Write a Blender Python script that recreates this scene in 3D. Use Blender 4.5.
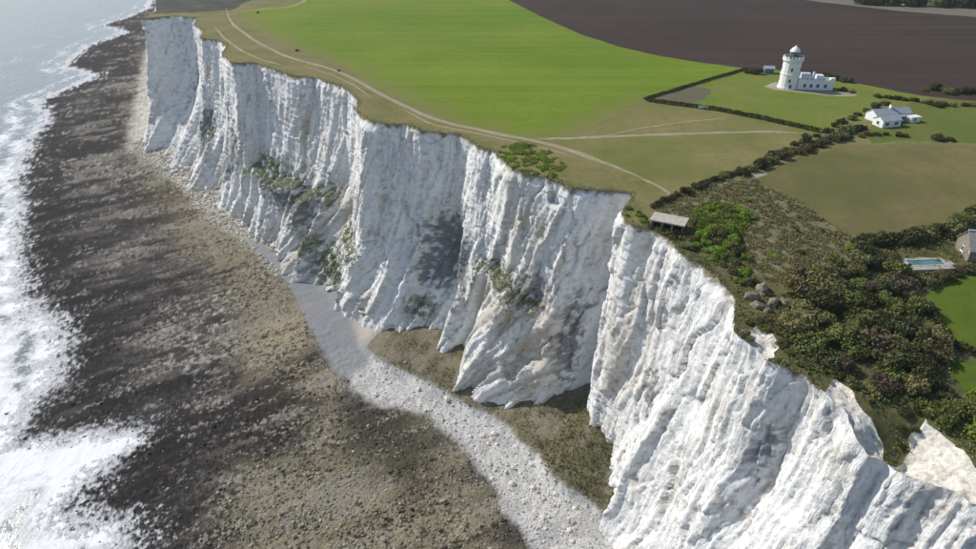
import bpy, bmesh, math, random
import numpy as np
from mathutils import Vector, Matrix, geometry
R = math.radians
scene = bpy.context.scene
for o in list(bpy.data.objects): bpy.data.objects.remove(o)
COL = scene.collection

# ------------------------------------------------------------------ camera
PITCH, CAMZ, FPX = R(30.0), 172.0, 651.0
cam_data = bpy.data.cameras.new('camera'); cam = bpy.data.objects.new('camera', cam_data); COL.objects.link(cam)
cam.location = (0, 0, CAMZ); cam.rotation_euler = (R(90) - PITCH, 0, 0)
cam_data.sensor_width = 36.0; cam_data.lens = 36.0 * FPX / 976.0
cam_data.clip_start = 1.0; cam_data.clip_end = 30000.0
scene.camera = cam
scene.render.resolution_x = 1024; scene.render.resolution_y = 576

# ------------------------------------------------------------------ light
SUN_AZ, SUN_EL = R(-60), R(39)       # azimuth measured from +Y towards +X
world = bpy.data.worlds.new('World'); scene.world = world; world.use_nodes = True
wn = world.node_tree; bg = wn.nodes['Background']
sky = wn.nodes.new('ShaderNodeTexSky'); sky.sky_type = 'NISHITA'; sky.sun_disc = False
sky.sun_elevation = SUN_EL; sky.sun_rotation = SUN_AZ; sky.air_density = 1.0; sky.dust_density = 0.7
wn.links.new(sky.outputs[0], bg.inputs['Color']); bg.inputs['Strength'].default_value = 0.11
sun_d = bpy.data.lights.new('sun', 'SUN'); sun_d.energy = 3.9; sun_d.angle = R(0.53); sun_d.color = (1.0, 0.955, 0.88)
sun = bpy.data.objects.new('sun', sun_d); COL.objects.link(sun)
sdir = Vector((math.sin(SUN_AZ) * math.cos(SUN_EL), math.cos(SUN_AZ) * math.cos(SUN_EL), math.sin(SUN_EL)))
sun.rotation_euler = sdir.to_track_quat('Z', 'Y').to_euler(); sun.location = (0, 0, 400)
scene.view_settings.view_transform = 'Standard'; scene.view_settings.look = 'None'
scene.view_settings.gamma = 1.0; scene.view_settings.exposure = 0.22; scene.view_settings.use_curve_mapping = False
scene.render.engine = 'CYCLES'

# ------------------------------------------------------------------ numpy helpers
rng = np.random.default_rng(7); random.seed(7)
_perm = np.random.default_rng(3).permutation(256).astype(np.int64); _perm = np.concatenate([_perm, _perm, _perm])
_g = np.random.default_rng(5).normal(size=(256, 3)); _g /= np.linalg.norm(_g, axis=1)[:, None]
def noise(x, y, z=0.0):
    x, y, z = np.broadcast_arrays(np.asarray(x, float), np.asarray(y, float), np.asarray(z, float))
    xi, yi, zi = np.floor(x), np.floor(y), np.floor(z)
    fx, fy, fz = x - xi, y - yi, z - zi
    xi, yi, zi = xi.astype(np.int64) & 255, yi.astype(np.int64) & 255, zi.astype(np.int64) & 255
    u, v, w = (t * t * t * (t * (t * 6 - 15) + 10) for t in (fx, fy, fz))
    flat = not np.any(fz)
    def lat(a, b, c):
        g = _g[_perm[_perm[_perm[xi + a] + yi + b] + zi + c] & 255]
        return g[..., 0] * (fx - a) + g[..., 1] * (fy - b) + g[..., 2] * (fz - c)
    def plane(c):
        a = lat(0, 0, c) * (1 - u) + lat(1, 0, c) * u
        b = lat(0, 1, c) * (1 - u) + lat(1, 1, c) * u
        return a * (1 - v) + b * v
    if flat: return plane(0) * 1.6
    return (plane(0) * (1 - w) + plane(1) * w) * 1.6
def fbm(x, y, z=0.0, o=4, gain=0.5):
    r = 0; a = 1; t = 0; f = 1.0
    for i in range(o):
        r = r + a * noise(np.asarray(x) * f + 17.3 * i, np.asarray(y) * f + 5.1 * i, np.asarray(z) * f); t += a; a *= gain; f *= 2.03
    return r / t
def ridge(x, y, z=0.0): return 1 - 2 * np.abs(noise(x, y, z))       # sharp crests, -1..1
def worley(x, y, seed=0):                         # value of the nearest cell, distance to its border
    xi, yi = np.floor(x), np.floor(y); d1 = np.full(x.shape, 9.0); d2 = np.full(x.shape, 9.0); val = np.zeros(x.shape)
    for a in (-1, 0, 1):
        for b in (-1, 0, 1):
            cx, cy = xi + a, yi + b
            h = _perm[_perm[_perm[cx.astype(np.int64) & 255] + (cy.astype(np.int64) & 255)] + seed]
            g = _g[h & 255]; d = np.hypot(cx + 0.5 + 0.5 * g[..., 0] - x, cy + 0.5 + 0.5 * g[..., 1] - y)
            m = d < d1; d2 = np.where(m, d1, np.minimum(d2, d)); val = np.where(m, g[..., 2], val); d1 = np.where(m, d, d1)
    return val, d2 - d1
def blur(a, r, it=3):
    for _ in range(it):
        for ax in (0, 1):
            p = np.concatenate([np.repeat(np.take(a, [0], ax), r + 1, ax), a, np.repeat(np.take(a, [-1], ax), r, ax)], ax)
            c = np.cumsum(p, ax); n = a.shape[ax]
            a = (np.take(c, np.arange(2 * r + 1, 2 * r + 1 + n), ax) - np.take(c, np.arange(0, n), ax)) / (2 * r + 1)
    return a
def sstep(a, b, x):
    t = np.clip((np.asarray(x, float) - a) / (b - a), 0, 1); return t * t * (3 - 2 * t)
def inside(px, py, poly):
    poly = np.asarray(poly)[:, :2]; r = np.zeros(px.shape, bool); n = len(poly)
    for i in range(n):
        x0, y0 = poly[i - 1]; x1, y1 = poly[i]
        if y0 == y1: continue
        c = ((y0 > py) != (y1 > py)) & (px < (x1 - x0) * (py - y0) / (y1 - y0) + x0); r ^= c
    return r
def polydist(px, py, line, closed=False, param=None):
    line = np.asarray(line)[:, :2]; best = np.full(px.shape, 1e18); bp = np.zeros(px.shape)
    n = len(line)
    for i in range(n if closed else n - 1):
        a, b = line[i], line[(i + 1) % n]; d = b - a; l2 = max(d @ d, 1e-9)
        t = np.clip(((px - a[0]) * d[0] + (py - a[1]) * d[1]) / l2, 0, 1)
        q = (px - a[0] - t * d[0]) ** 2 + (py - a[1] - t * d[1]) ** 2
        m = q < best; best = np.where(m, q, best)
        if param is not None: bp = np.where(m, param[i] + t * (param[(i + 1) % n] - param[i]), bp)
    return (np.sqrt(best), bp) if param is not None else np.sqrt(best)
def lerp(a, b, t):
    t = np.asarray(t)[..., None] if np.ndim(a) or np.ndim(b) else t
    return np.asarray(a) * (1 - t) + np.asarray(b) * t

# ------------------------------------------------------------------ layout of the clifftop
def H(x, y):                                   # height of the clifftop land
    x = np.asarray(x, float); y = np.asarray(y, float)
    h = 98 - 1.44 * np.log1p(np.exp(np.clip((185 - y) / 12.0, -60, 60)))
    for bx, by, br, dz in DIPS: h = h + dz * np.exp(-((x - bx) ** 2 + (y - by) ** 2) / br ** 2)
    return h
DIPS = []
def ray(px, py):
    a = (px - 488) / FPX; b = (274.5 - py) / FPX
    return (a, math.cos(PITCH) + b * math.sin(PITCH), -math.sin(PITCH) + b * math.cos(PITCH))
def S(px, py, z):                              # survey point at a known height
    d = ray(px, py); t = (z - CAMZ) / d[2]; return (d[0] * t, d[1] * t)
def G(px, py):                                 # survey point on the clifftop land
    d = ray(px, py); z = 98.0
    for _ in range(30):
        t = (z - CAMZ) / d[2]; z = 0.5 * z + 0.5 * float(H(d[0] * t, d[1] * t))
    return (d[0] * t, d[1] * t)
def GL(*pts): return [G(a, b) for a, b in pts]
_d = [(G(908, 437), 5.5, -6.0), (G(940, 478), 6, -2.2), (G(868, 448), 5, -2.5)]
DIPS = [(p[0], p[1], r, dz) for p, r, dz in _d]

# ------------------------------------------------------------------ mesh / material helpers
def mesh_from(name, verts, faces, mat=None, cols=None, smooth=False, parent=None, attr='Col'):
    verts = np.ascontiguousarray(verts, dtype=np.float32); faces = np.ascontiguousarray(faces, dtype=np.int32)
    me = bpy.data.meshes.new(name); nf, k = faces.shape
    me.vertices.add(len(verts)); me.vertices.foreach_set('co', verts.ravel())
    me.loops.add(nf * k); me.loops.foreach_set('vertex_index', faces.ravel())
    me.polygons.add(nf); me.polygons.foreach_set('loop_start', np.arange(0, nf * k, k, dtype=np.int32))
    me.update(calc_edges=True)
    if smooth: me.polygons.foreach_set('use_smooth', np.ones(nf, bool))
    if cols is not None:
        a = me.color_attributes.new(attr, 'FLOAT_COLOR', 'POINT')
        c = np.ones((len(verts), 4), np.float32); c[:, :3] = cols; a.data.foreach_set('color', c.ravel())
    if mat: me.materials.append(mat)
    ob = bpy.data.objects.new(name, me); COL.objects.link(ob)
    if parent: ob.parent = parent
    return ob
def compact(verts, faces, *arrs):
    u, inv = np.unique(faces.ravel(), return_inverse=True)
    return (verts[u], inv.reshape(faces.shape)) + tuple(a[u] for a in arrs)
def tag(o, label=None, cat=None, group=None, kind=None):
    if label: o['label'] = label
    if cat: o['category'] = cat
    if group: o['group'] = group
    if kind: o['kind'] = kind
    return o
def empty(name, loc, rz=0.0):
    o = bpy.data.objects.new(name, None); COL.objects.link(o); o.location = loc; o.rotation_euler = (0, 0, rz); return o
def new_mat(name, rough=0.9, spec=0.25):
    m = bpy.data.materials.new(name); m.use_nodes = True; b = m.node_tree.nodes['Principled BSDF']
    b.inputs['Roughness'].default_value = rough; b.inputs['Specular IOR Level'].default_value = spec
    return m, m.node_tree, b
def nd(t, kind, **kw):
    n = t.nodes.new(kind)
    for k, v in kw.items(): setattr(n, k, v)
    return n
def mixc(t, fac, a, b, mode='MIX'):
    n = nd(t, 'ShaderNodeMix', data_type='RGBA', blend_type=mode)
    for s, v in ((n.inputs[0], fac), (n.inputs[6], a), (n.inputs[7], b)):
        if isinstance(v, bpy.types.NodeSocket): t.links.new(v, s)
        elif isinstance(v, (int, float)): s.default_value = v
        else: s.default_value = (*v, 1)
    return n.outputs[2]
def ntex(t, scale, detail=4, stretch=(1, 1, 1), rough=0.55, coords='obj', rot=0.0):
    if coords == 'obj':
        g = nd(t, 'ShaderNodeNewGeometry').outputs['Position']
    else: g = nd(t, 'ShaderNodeTexCoord').outputs['Object']
    mp = nd(t, 'ShaderNodeMapping'); mp.inputs['Scale'].default_value = stretch; mp.inputs['Rotation'].default_value = (0, 0, rot)
    t.links.new(g, mp.inputs['Vector'])
    n = nd(t, 'ShaderNodeTexNoise'); n.inputs['Scale'].default_value = scale; n.inputs['Detail'].default_value = detail
    n.inputs['Roughness'].default_value = rough; t.links.new(mp.outputs[0], n.inputs['Vector']); return n.outputs['Fac']
def ramp(t, fac, lo, hi, a=0.0, b=1.0):
    n = nd(t, 'ShaderNodeMapRange'); n.inputs[1].default_value = lo; n.inputs[2].default_value = hi
    n.inputs[3].default_value = a; n.inputs[4].default_value = b; t.links.new(fac, n.inputs[0]); return n.outputs[0]
def bump(t, b, h, strength, dist):
    n = nd(t, 'ShaderNodeBump'); n.inputs['Strength'].default_value = strength; n.inputs['Distance'].default_value = dist
    t.links.new(h, n.inputs['Height']); t.links.new(n.outputs[0], b.inputs['Normal'])
def attr_mat(name, noise_scale, amt, rough=0.95, bs=0.6, bd=0.3, spec=0.15, stretch=(1, 1, 1)):
    m, t, b = new_mat(name, rough, spec)
    a = nd(t, 'ShaderNodeVertexColor', layer_name='Col').outputs['Color']
    n = ntex(t, noise_scale, 5, stretch, 0.65)
    f = ramp(t, n, 0.3, 0.7, 1 - amt, 1 + amt)
    v = nd(t, 'ShaderNodeVectorMath', operation='SCALE'); t.links.new(a, v.inputs[0]); t.links.new(f, v.inputs['Scale'])
    t.links.new(v.outputs[0], b.inputs['Base Color'])
    if bs: bump(t, b, n, bs, bd)
    return m
def plain(name, col, rough=0.8, spec=0.3, var=0.12, scale=1.5, metal=0.0):
    m, t, b = new_mat(name, rough, spec); b.inputs['Metallic'].default_value = metal
    n = ntex(t, scale, 4, coords='loc')
    c = mixc(t, ramp(t, n, 0.3, 0.7), tuple(max(0, x * (1 - var)) for x in col), tuple(min(1, x * (1 + var)) for x in col))
    t.links.new(c, b.inputs['Base Color']); return m
def ground_mat(name, c1, c2, c3, s_big=0.02, s_small=0.35, stripes=None, bs=0.5, bd=0.25):
    """grass or soil: two colours blended by large patches, a third by small ones, optional drill rows"""
    m, t, b = new_mat(name, 0.95, 0.1)
    c = mixc(t, ramp(t, ntex(t, s_big, 4), 0.36, 0.64), c1, c2)
    n2 = ntex(t, s_small, 6, rough=0.7)
    c = mixc(t, ramp(t, n2, 0.45, 0.75), c, c3)
    if stripes:
        ang, dist, col, amt = stripes
        n3 = ntex(t, 1.0, 3, (0.004, 1.0 / dist, 0.004), rot=ang)
        f = ramp(t, n3, 0.45, 0.7, 0, amt); c = mixc(t, f, c, col)
    t.links.new(c, b.inputs['Base Color']); bump(t, b, n2, bs, bd); return m

# ------------------------------------------------------------------ coast: edge of the cliff and its foot
def chain(pts):                                # (param, (x, y))
    k = np.array([p[0] for p in pts], float); xy = np.array([p[1] for p in pts], float); return k, xy
Epx = [(0, 1040, 535), (1, 976, 503), (1.5, 950, 489), (2, 900, 473), (2.4, 887, 463), (3, 868, 456), (3.3, 852, 432), (3.6, 846, 413),
       (4, 826, 393), (4.5, 800, 374), (5, 770, 362), (5.5, 748, 345), (5.8, 734, 331), (6, 735, 318), (6.2, 738, 302), (6.5, 718, 277),
       (6.8, 698, 263), (7, 679, 253), (7.3, 670, 239), (7.6, 650, 229), (7.8, 629, 223), (8, 620, 214), (8.4, 628, 203), (9, 634, 193),
       (9.3, 615, 190), (9.6, 600, 190), (10, 573, 187), (10.3, 558, 181), (10.5, 540, 176), (10.7, 522, 172), (10.85, 510, 167),
       (11, 499, 157), (11.2, 494, 151), (11.5, 479, 147), (11.8, 466, 138), (12, 459, 134), (12.5, 438, 133), (12.8, 415, 129),
       (13.2, 405, 124), (13.6, 383, 124), (14, 367, 120), (14.3, 356, 111), (14.6, 357, 98), (15, 345, 87), (16, 316, 78), (16.5, 296, 76),
       (17, 272, 69), (17.5, 255, 62.5), (18, 240, 63), (18.3, 231, 63), (18.6, 221, 53), (19, 227, 46), (19.4, 218, 40), (20, 199, 38),
       (20.3, 204, 30), (20.6, 193, 25), (21, 198, 18), (21.4, 175, 15.5), (22, 141, 18.5)]
kE, xyE = chain([(-3, (260, -150)), (-2, (165, -45)), (-1, (112, 32))] + [(k, G(a, b)) for k, a, b in Epx] +
                [(23, (-251, 525)), (24, (-282, 595)), (25, (-335, 720)), (26, (-410, 900)), (27, (-560, 1300)), (28, (-1300, 3200))])
kF, xyF = chain([(-3, (235, -170)), (-2, (140, -62)), (-1, (86, 22)), (0, (69, 57)), (1, (61, 64)), (2, (53, 72)), (3, (50, 78)), (4, (48, 91)),
                 (5, (45, 106)), (6, (45.5, 123)), (7, (43, 146)), (8, (33.5, 165)), (8.6, (36, 176)), (9.3, (33, 181)), (10, (22, 180)),
                 (10.7, (10, 193)), (11, (-1, 202)), (12, (-21, 224)), (13, (-41, 234)), (14, (-66, 266)), (15, (-84, 292)), (16, (-104, 315)),
                 (17, (-124, 338)), (18, (-151, 364)), (19, (-178, 397)), (20, (-208, 436)), (21, (-238, 470)), (22, (-270, 500)),
                 (23, (-285, 530)), (24, (-312, 600)), (25, (-365, 722)), (26, (-440, 905)), (27, (-590, 1310)), (28, (-1340, 3215))])
kk = np.concatenate([np.linspace(-3, 0, 300)[:-1], np.linspace(0, 23, 6000)[:-1], np.linspace(23, 28, 500)])
def curve(k, xy, q, sm):
    out = np.stack([np.interp(q, k, xy[:, i]) for i in (0, 1)], 1)
    if sm > 0:
        r = int(3 * sm); w = np.exp(-0.5 * (np.arange(-r, r + 1) / sm) ** 2); w /= w.sum()
        pad = np.concatenate([2 * out[:1] - out[r:0:-1], out, 2 * out[-1:] - out[-2:-r - 2:-1]])
        out = np.stack([np.convolve(pad[:, i], w, 'valid') for i in (0, 1)], 1)
    return out
Ed, Fd = curve(kE, xyE, kk, 14), curve(kF, xyF, kk, 60)
Md = 0.5 * (Ed + Fd)
seg = np.linalg.norm(np.diff(curve(kk, Md, kk, 60), axis=0), axis=1)
arc = np.concatenate([[0], np.cumsum(seg)])
dist = np.linalg.norm(np.c_[Md, np.full(len(Md), -110)], axis=1)
wgt = np.concatenate([[0], np.cumsum(np.maximum(seg, 0.02) / np.clip((dist[1:] + dist[:-1]) / 2, 110, 4000))])
NC, NR = 1900, 230
q = np.linspace(0, wgt[-1], NC); kc = np.interp(q, wgt, kk); sc = np.interp(kc, kk, arc)
E2 = np.stack([np.interp(kc, kk, Ed[:, i]) for i in (0, 1)], 1)
F2 = np.stack([np.interp(kc, kk, Fd[:, i]) for i in (0, 1)], 1)
F2 = F2 + np.clip((kc - 14.2) / 1.5, 0, 1)[:, None] * np.array([3.2, -1.6]) * np.clip((23.5 - kc), 0, 1)[:, None]
Ms = curve(kk, Md, kk, 160); tn = np.gradient(np.stack([np.interp(kc, kk, Ms[:, i]) for i in (0, 1)], 1), axis=0)
tn /= np.linalg.norm(tn, axis=1)[:, None]; nrm = np.stack([-tn[:, 1], tn[:, 0]], 1)        # towards the sea
if (nrm[NC // 2] @ np.array([-1, -1])) < 0: nrm = -nrm
# small crumbling bites in the edge
bite = 0.9 * fbm(sc / 7, 0.3, o=3) + 1.0 * np.minimum(0, ridge(sc / 9, 4.2)) + 0.35 * noise(sc / 1.3, 8.8)
E2 = E2 + nrm * bite[:, None]
zE = H(E2[:, 0], E2[:, 1])

v = (np.linspace(0, 1, NR) ** 1.0)[None, :]; kx = kc[:, None]; ss = sc[:, None]
z0 = zE[:, None] * (1 - v) + (-2.0) * v
expo = np.interp(kc, [-3, 3, 5, 7, 10, 11, 12.3, 14, 15, 18, 22], [1.3, 1.3, 1.2, 1.1, 1.5, 1.7, 1.9, 1.5, 1.7, 1.6, 1.4])[:, None]
g = v ** expo
X = E2[:, :1] * (1 - g) + F2[:, :1] * g; Y = E2[:, 1:] * (1 - g) + F2[:, 1:] * g
depth = zE[:, None] - z0
lean = -0.06 - 0.16 * sstep(8, 10, kx) + 0.14 * noise(ss / 50, 2.7)
wob = 2.6 * fbm(ss / 22, z0 / 26, o=4)
sp = ss + wob + lean * depth
skw = np.clip(np.exp(-((kx - 10.6) / 0.95) ** 4) + np.exp(-((kx - 15.6) / 1.2) ** 4) + 0.6 * np.exp(-((kx - 19.5) / 1.0) ** 4), 0, 1)   # where slumped skirts slant across the face
sr = sp - skw * 0.34 * np.maximum(0, depth - 38)
topw = sstep(0, 0.04, v)
low = v ** 1.25
big = np.clip(ridge(sp / 36, z0 / 200, 1.5), -0.5, 1) * 3.6 * low * (1 - 0.75 * np.exp(-((kx - 7.6) / 1.3) ** 2) - 0.6 * np.exp(-((kx - 10.5) / 0.5) ** 2))
rib = (np.clip(ridge(sr / 14, z0 / 120, 6.5), -0.3, 1) - 0.2) * (3.6 + 1.8 * skw) * v ** 1.4 + skw * ridge(sr / 5.5, z0 / 90, 16.5) * 1.1 * sstep(35, 55, depth)
mid = ridge(sp / 10, z0 / 110, 4.1) * (0.35 + 0.9 * v)
fine = ridge((sr + 0.4 * wob) / 3.3, z0 / 70, 9.2) * (0.40 + 0.40 * v)
fin2 = ridge((sr + 0.2 * wob) / 1.45, z0 / 38, 3.3) * (0.30 + 0.26 * v) + ridge((sr + 0.3 * wob) / 0.75, z0 / 14, 13.3) * 0.20
w1, b1 = worley((sp + 1.2 * wob) / 8, z0 / 34 + 0.35 * fbm(ss / 9, z0 / 9, o=2), 1)
w2, b2 = worley((sp + 0.6 * fbm(ss / 5, z0 / 9, 3.0, o=2)) / 2.6, z0 / 16, 2)
w3, b3 = worley((sp + 0.5 * wob) / 1.2, z0 / 5.5 + 0.2 * ss, 3)
spall = 1.15 * w1 + 0.50 * w2 + 0.22 * w3 - 0.55 * np.exp(-b1 / 0.035) - 0.35 * np.exp(-b2 / 0.05)
chunk = fbm(sp / 4.5, z0 / 20, 0.5, o=4, gain=0.55) * (0.5 + 0.6 * v) + 0.16 * fbm(ss / 1.5, z0 / 2.6, 6.5, o=3, gain=0.7)
zb = z0 / 3.1 + 0.5 * noise(ss / 25, 1.0); bed = (zb - np.floor(zb) - 0.5) * -0.40 * sstep(5, 9, kx) * sstep(-0.1, 0.3, fbm(ss / 18, z0 / 14, 15.5, o=2)) + noise(z0 / 0.9, ss / 60, 2.2) * 0.06
nf = 0.45 + 0.55 * sstep(7.3, 9, kx)
disp = (big * nf + rib * nf + mid * nf + fine * (0.6 * nf + 0.2) + fin2 + chunk + bed + spall - 3.2 * low * nf) * topw + 0.08 * noise(ss / 1.1, z0 / 0.9, 4.4)
# ledges: (from, to, height, step out below it, softness)
ledge_m = np.zeros_like(disp)
for k0, k1, lz, amt, soft, slopek in [(15.0, 18.2, 44, 7.5, 3, -2.0), (10.2, 11.6, 50, 5.5, 3, 4), (13.6, 14.9, 34, 4.0, 4, 0), (19.2, 20.2, 40, 4.0, 4, 0),
                                     (3.0, 5.2, 62, 2.5, 3, -3), (-1, 2.2, 66, 3.0, 3, 0), (5.4, 7.0, 52, 2.0, 5, 3)]:
    win = sstep(k0, k0 + 0.35, kx) * (1 - sstep(k1 - 0.35, k1, kx))
    lzz = lz + 7 * fbm(ss / 16, 3.3 + k0, o=3) + slopek * (kx - k0)
    disp = disp + win * amt * (1 - sstep(-soft, soft, z0 - lzz)) * (0.7 + 0.5 * noise(ss / 9, k0))
    ledge_m = np.maximum(ledge_m, win * np.exp(-((z0 - lzz) / (soft * 1.6)) ** 2))
# angular spurs that widen downwards: (station, apex height, reach at the foot, spread, slant)
cone_w = 5 * fbm(ss / 12, z0 / 12, 2.9, o=2)
for k0, za, A, sl, ln in [(10.62, 66, 5.0, 0.45, 0.30), (9.95, 46, 3.0, 0.32, 0.15), (11.4, 52, 4.5, 0.3, 0.35), (11.95, 44, 5, 0.40, 0.30), (13.25, 50, 6, 0.50, 0.0), (14.75, 70, 10, 0.36, 0.25), (15.9, 46, 8, 0.45, 0.2), (17.1, 40, 7, 0.5, 0.1),
                      (18.4, 60, 9, 0.45, 0.1), (19.6, 52, 9, 0.5, 0.1), (20.6, 64, 10, 0.5, 0.1), (21.7, 60, 8, 0.5, 0.0), (6.35, 72, 6, 0.30, 0.1), (5.2, 64, 7, 0.30, 0.05), (4.1, 74, 7, 0.28, -0.05), (2.7, 70, 7, 0.35, 0.0), (1.2, 74, 7, 0.35, 0.0), (7.4, 55, 3.5, 0.3, 0.1)]:
    s0 = np.interp(k0, kk, arc); below = np.clip(za - z0 + cone_w, 0, None)
    q_ = np.clip(1 - np.abs(ss + 0.8 * wob - s0 - ln * below) / (sl * below + 0.5), 0, 1); disp = disp + A * (below / za) ** 1.1 * q_ ** 0.85
# hollows and ribs: (station, height, half width in stations, half height, depth)
for k0, hz, wk, wz, amt in [(12.25, 45, 0.55, 26, -7.0), (11.75, 30, 0.16, 40, 4.5), (13.9, 40, 0.18, 55, 4.0), (14.9, 46, 0.3, 26, -4.0), (9.0, 40, 0.30, 50, -2.5),
                            (8.3, 50, 0.22, 60, 2.5), (10.15, 45, 0.18, 45, 3.0), (6.55, 45, 0.25, 60, 2.0), (4.3, 45, 0.35, 45, -3.5), (20.8, 60, 0.3, 40, -5), (17.6, 75, 0.35, 20, -2)]:
    disp = disp + amt * np.exp(-((kx - k0) / wk) ** 2 - ((z0 - hz) / wz) ** 2) * topw
X = X + nrm[:, :1] * disp; Y = Y + nrm[:, 1:] * disp
Z = z0 + 0.25 * noise(ss / 1.5, z0 / 1.5, 1.2) * topw
# ---- normals (for where plants and scree can cling), then chalk colours
P3 = np.stack([X, Y, Z], -1); du = np.gradient(P3, axis=0); dv = np.gradient(P3, axis=1); nn = np.cross(du, dv)
nn /= np.linalg.norm(nn, axis=-1)[..., None] + 1e-9
flat = np.abs(nn[..., 2])
C = np.empty(X.shape + (3,)); C[:] = (0.86, 0.86, 0.85)
def blend(mask, col):
    global C
    C = C * (1 - mask[..., None]) + np.array(col) * mask[..., None]
def spot(k0, hz, wk, wz): return np.exp(-((kx - k0) / wk) ** 2 - ((z0 - hz) / wz) ** 2)
streak = fbm(sp / 5, z0 / 40, 3.1, o=4); patch = fbm(ss / 22, z0 / 18, 8.1, o=4); speck = fbm(ss / 2.4, z0 / 3.0, 2.1, o=4, gain=0.65)
blend(0.28 * sstep(0.05, 0.45, streak + 0.3 * patch), (0.60, 0.61, 0.63))
blend(0.45 * sstep(0.1, 0.5, fbm(sp / 9, z0 / 26, 11.1, o=4)) , (0.74, 0.66, 0.52))
fs = fbm(sr / 1.3, z0 / 20, 4.6, o=4, gain=0.6); fs2 = fbm(sp / 3.2, z0 / 9, 14.6, o=4, gain=0.65)
blend(0.68 * skw * sstep(36, 52, depth) * sstep(-0.15, 0.25, fbm(sr / 4, z0 / 40, 24.6, o=4)), (0.36, 0.31, 0.24))
blend(0.42 * sstep(0.08, 0.35, fs), (0.50, 0.51, 0.53))
blend(0.30 * np.exp(-((zb - np.floor(zb)) / 0.10) ** 2) * sstep(-0.1, 0.2, speck), (0.34, 0.34, 0.34)); blend(0.5 * np.exp(-b1 / 0.03) + 0.35 * np.exp(-b2 / 0.05), (0.45, 0.44, 0.43))
blend(0.50 * sstep(0.10, 0.36, fs2) * sstep(-0.2, 0.2, patch), (0.52, 0.46, 0.37))
blend(0.55 * sstep(0.22, 0.42, fs2 * 0.7 + fs * 0.6 + 0.1 * patch), (0.30, 0.30, 0.30))
blend(0.5 * sstep(0.35, 0.85, v) * sstep(0.0, 0.35, patch + 0.5 * speck) * sstep(7.5, 9, kx), (0.55, 0.52, 0.47))
nearm = 1 - sstep(7, 8.5, kx); st2 = fbm(sp / 0.9, z0 / 11, 34.6, o=3, gain=0.65); st3 = fbm(ss / 1.6, z0 / 2.4, 44.6, o=3, gain=0.7)
blend(0.5 * nearm * sstep(0.12, 0.36, st2), (0.52, 0.50, 0.47)); blend(0.55 * nearm * sstep(0.20, 0.42, st3 + 0.3 * patch), (0.36, 0.34, 0.31))
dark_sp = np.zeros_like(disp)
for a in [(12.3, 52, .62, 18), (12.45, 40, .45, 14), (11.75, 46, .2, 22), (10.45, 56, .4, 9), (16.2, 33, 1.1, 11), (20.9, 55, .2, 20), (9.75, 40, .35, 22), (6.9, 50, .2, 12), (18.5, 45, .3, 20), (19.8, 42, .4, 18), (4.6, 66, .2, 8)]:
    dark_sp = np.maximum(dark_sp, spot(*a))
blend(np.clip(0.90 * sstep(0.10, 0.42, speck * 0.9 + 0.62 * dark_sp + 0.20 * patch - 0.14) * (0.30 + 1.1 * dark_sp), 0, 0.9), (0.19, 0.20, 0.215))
brown = np.maximum.reduce([spot(10.55, 80, .28, 8), spot(16.3, 72, .3, 14), spot(10.4, 38, .40, 20) * 1.2, spot(14.6, 38, .3, 18), spot(19.9, 82, .15, 9), spot(7.6, 60, .5, 30) * .6])
blend(np.clip(0.75 * brown * sstep(-0.35, 0.25, streak + speck * 0.6), 0, 0.8), (0.42, 0.33, 0.22))
veg = sstep(0.42, 0.72, flat + 0.30 * speck) * sstep(-0.25, 0.1, patch + 0.9 * ledge_m) * sstep(0.03, 0.1, v)
veg = np.clip(veg * (0.30 + 1.0 * ledge_m) + 0.9 * ledge_m * sstep(0.0, 0.25, speck + 0.25 * patch) * (np.abs(kx - 16.4) < 2.4), 0, 1) * (kx > 7.2)
veg = np.maximum(veg, np.clip(1.4 * sstep(-0.2, .25, speck + 0.1) * np.maximum.reduce([spot(17.2, 46, .45, 6), spot(14.75, 14, .5, 9), spot(15.4, 20, .5, 8), spot(10.9, 57, .12, 4), spot(12.6, 22, .25, 5)]), 0, 1))
blend(0.85 * veg, (0.11, 0.12, 0.05))
soil = (1 - sstep(0.2, 1.8, depth + 3.0 * speck + 2.0 * fbm(ss / 5, 3.7, o=3)))
soil = soil * (1 - sstep(0.2, 0.4, kx) * (1 - sstep(4, 4.2, kx)) - sstep(5.1, 5.2, kx) * (1 - sstep(5.8, 5.9, kx)))
blend(0.9 * soil, (0.17, 0.14, 0.07))
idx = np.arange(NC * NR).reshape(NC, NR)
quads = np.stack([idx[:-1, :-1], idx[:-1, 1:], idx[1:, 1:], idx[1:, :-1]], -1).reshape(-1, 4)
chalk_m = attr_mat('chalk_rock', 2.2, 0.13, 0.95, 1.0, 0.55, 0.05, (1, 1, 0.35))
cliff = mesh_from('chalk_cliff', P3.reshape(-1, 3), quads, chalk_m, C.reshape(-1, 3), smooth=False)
tag(cliff, 'fluted white chalk sea cliff running from the foreground into the distance', 'cliff', kind='structure')

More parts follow.
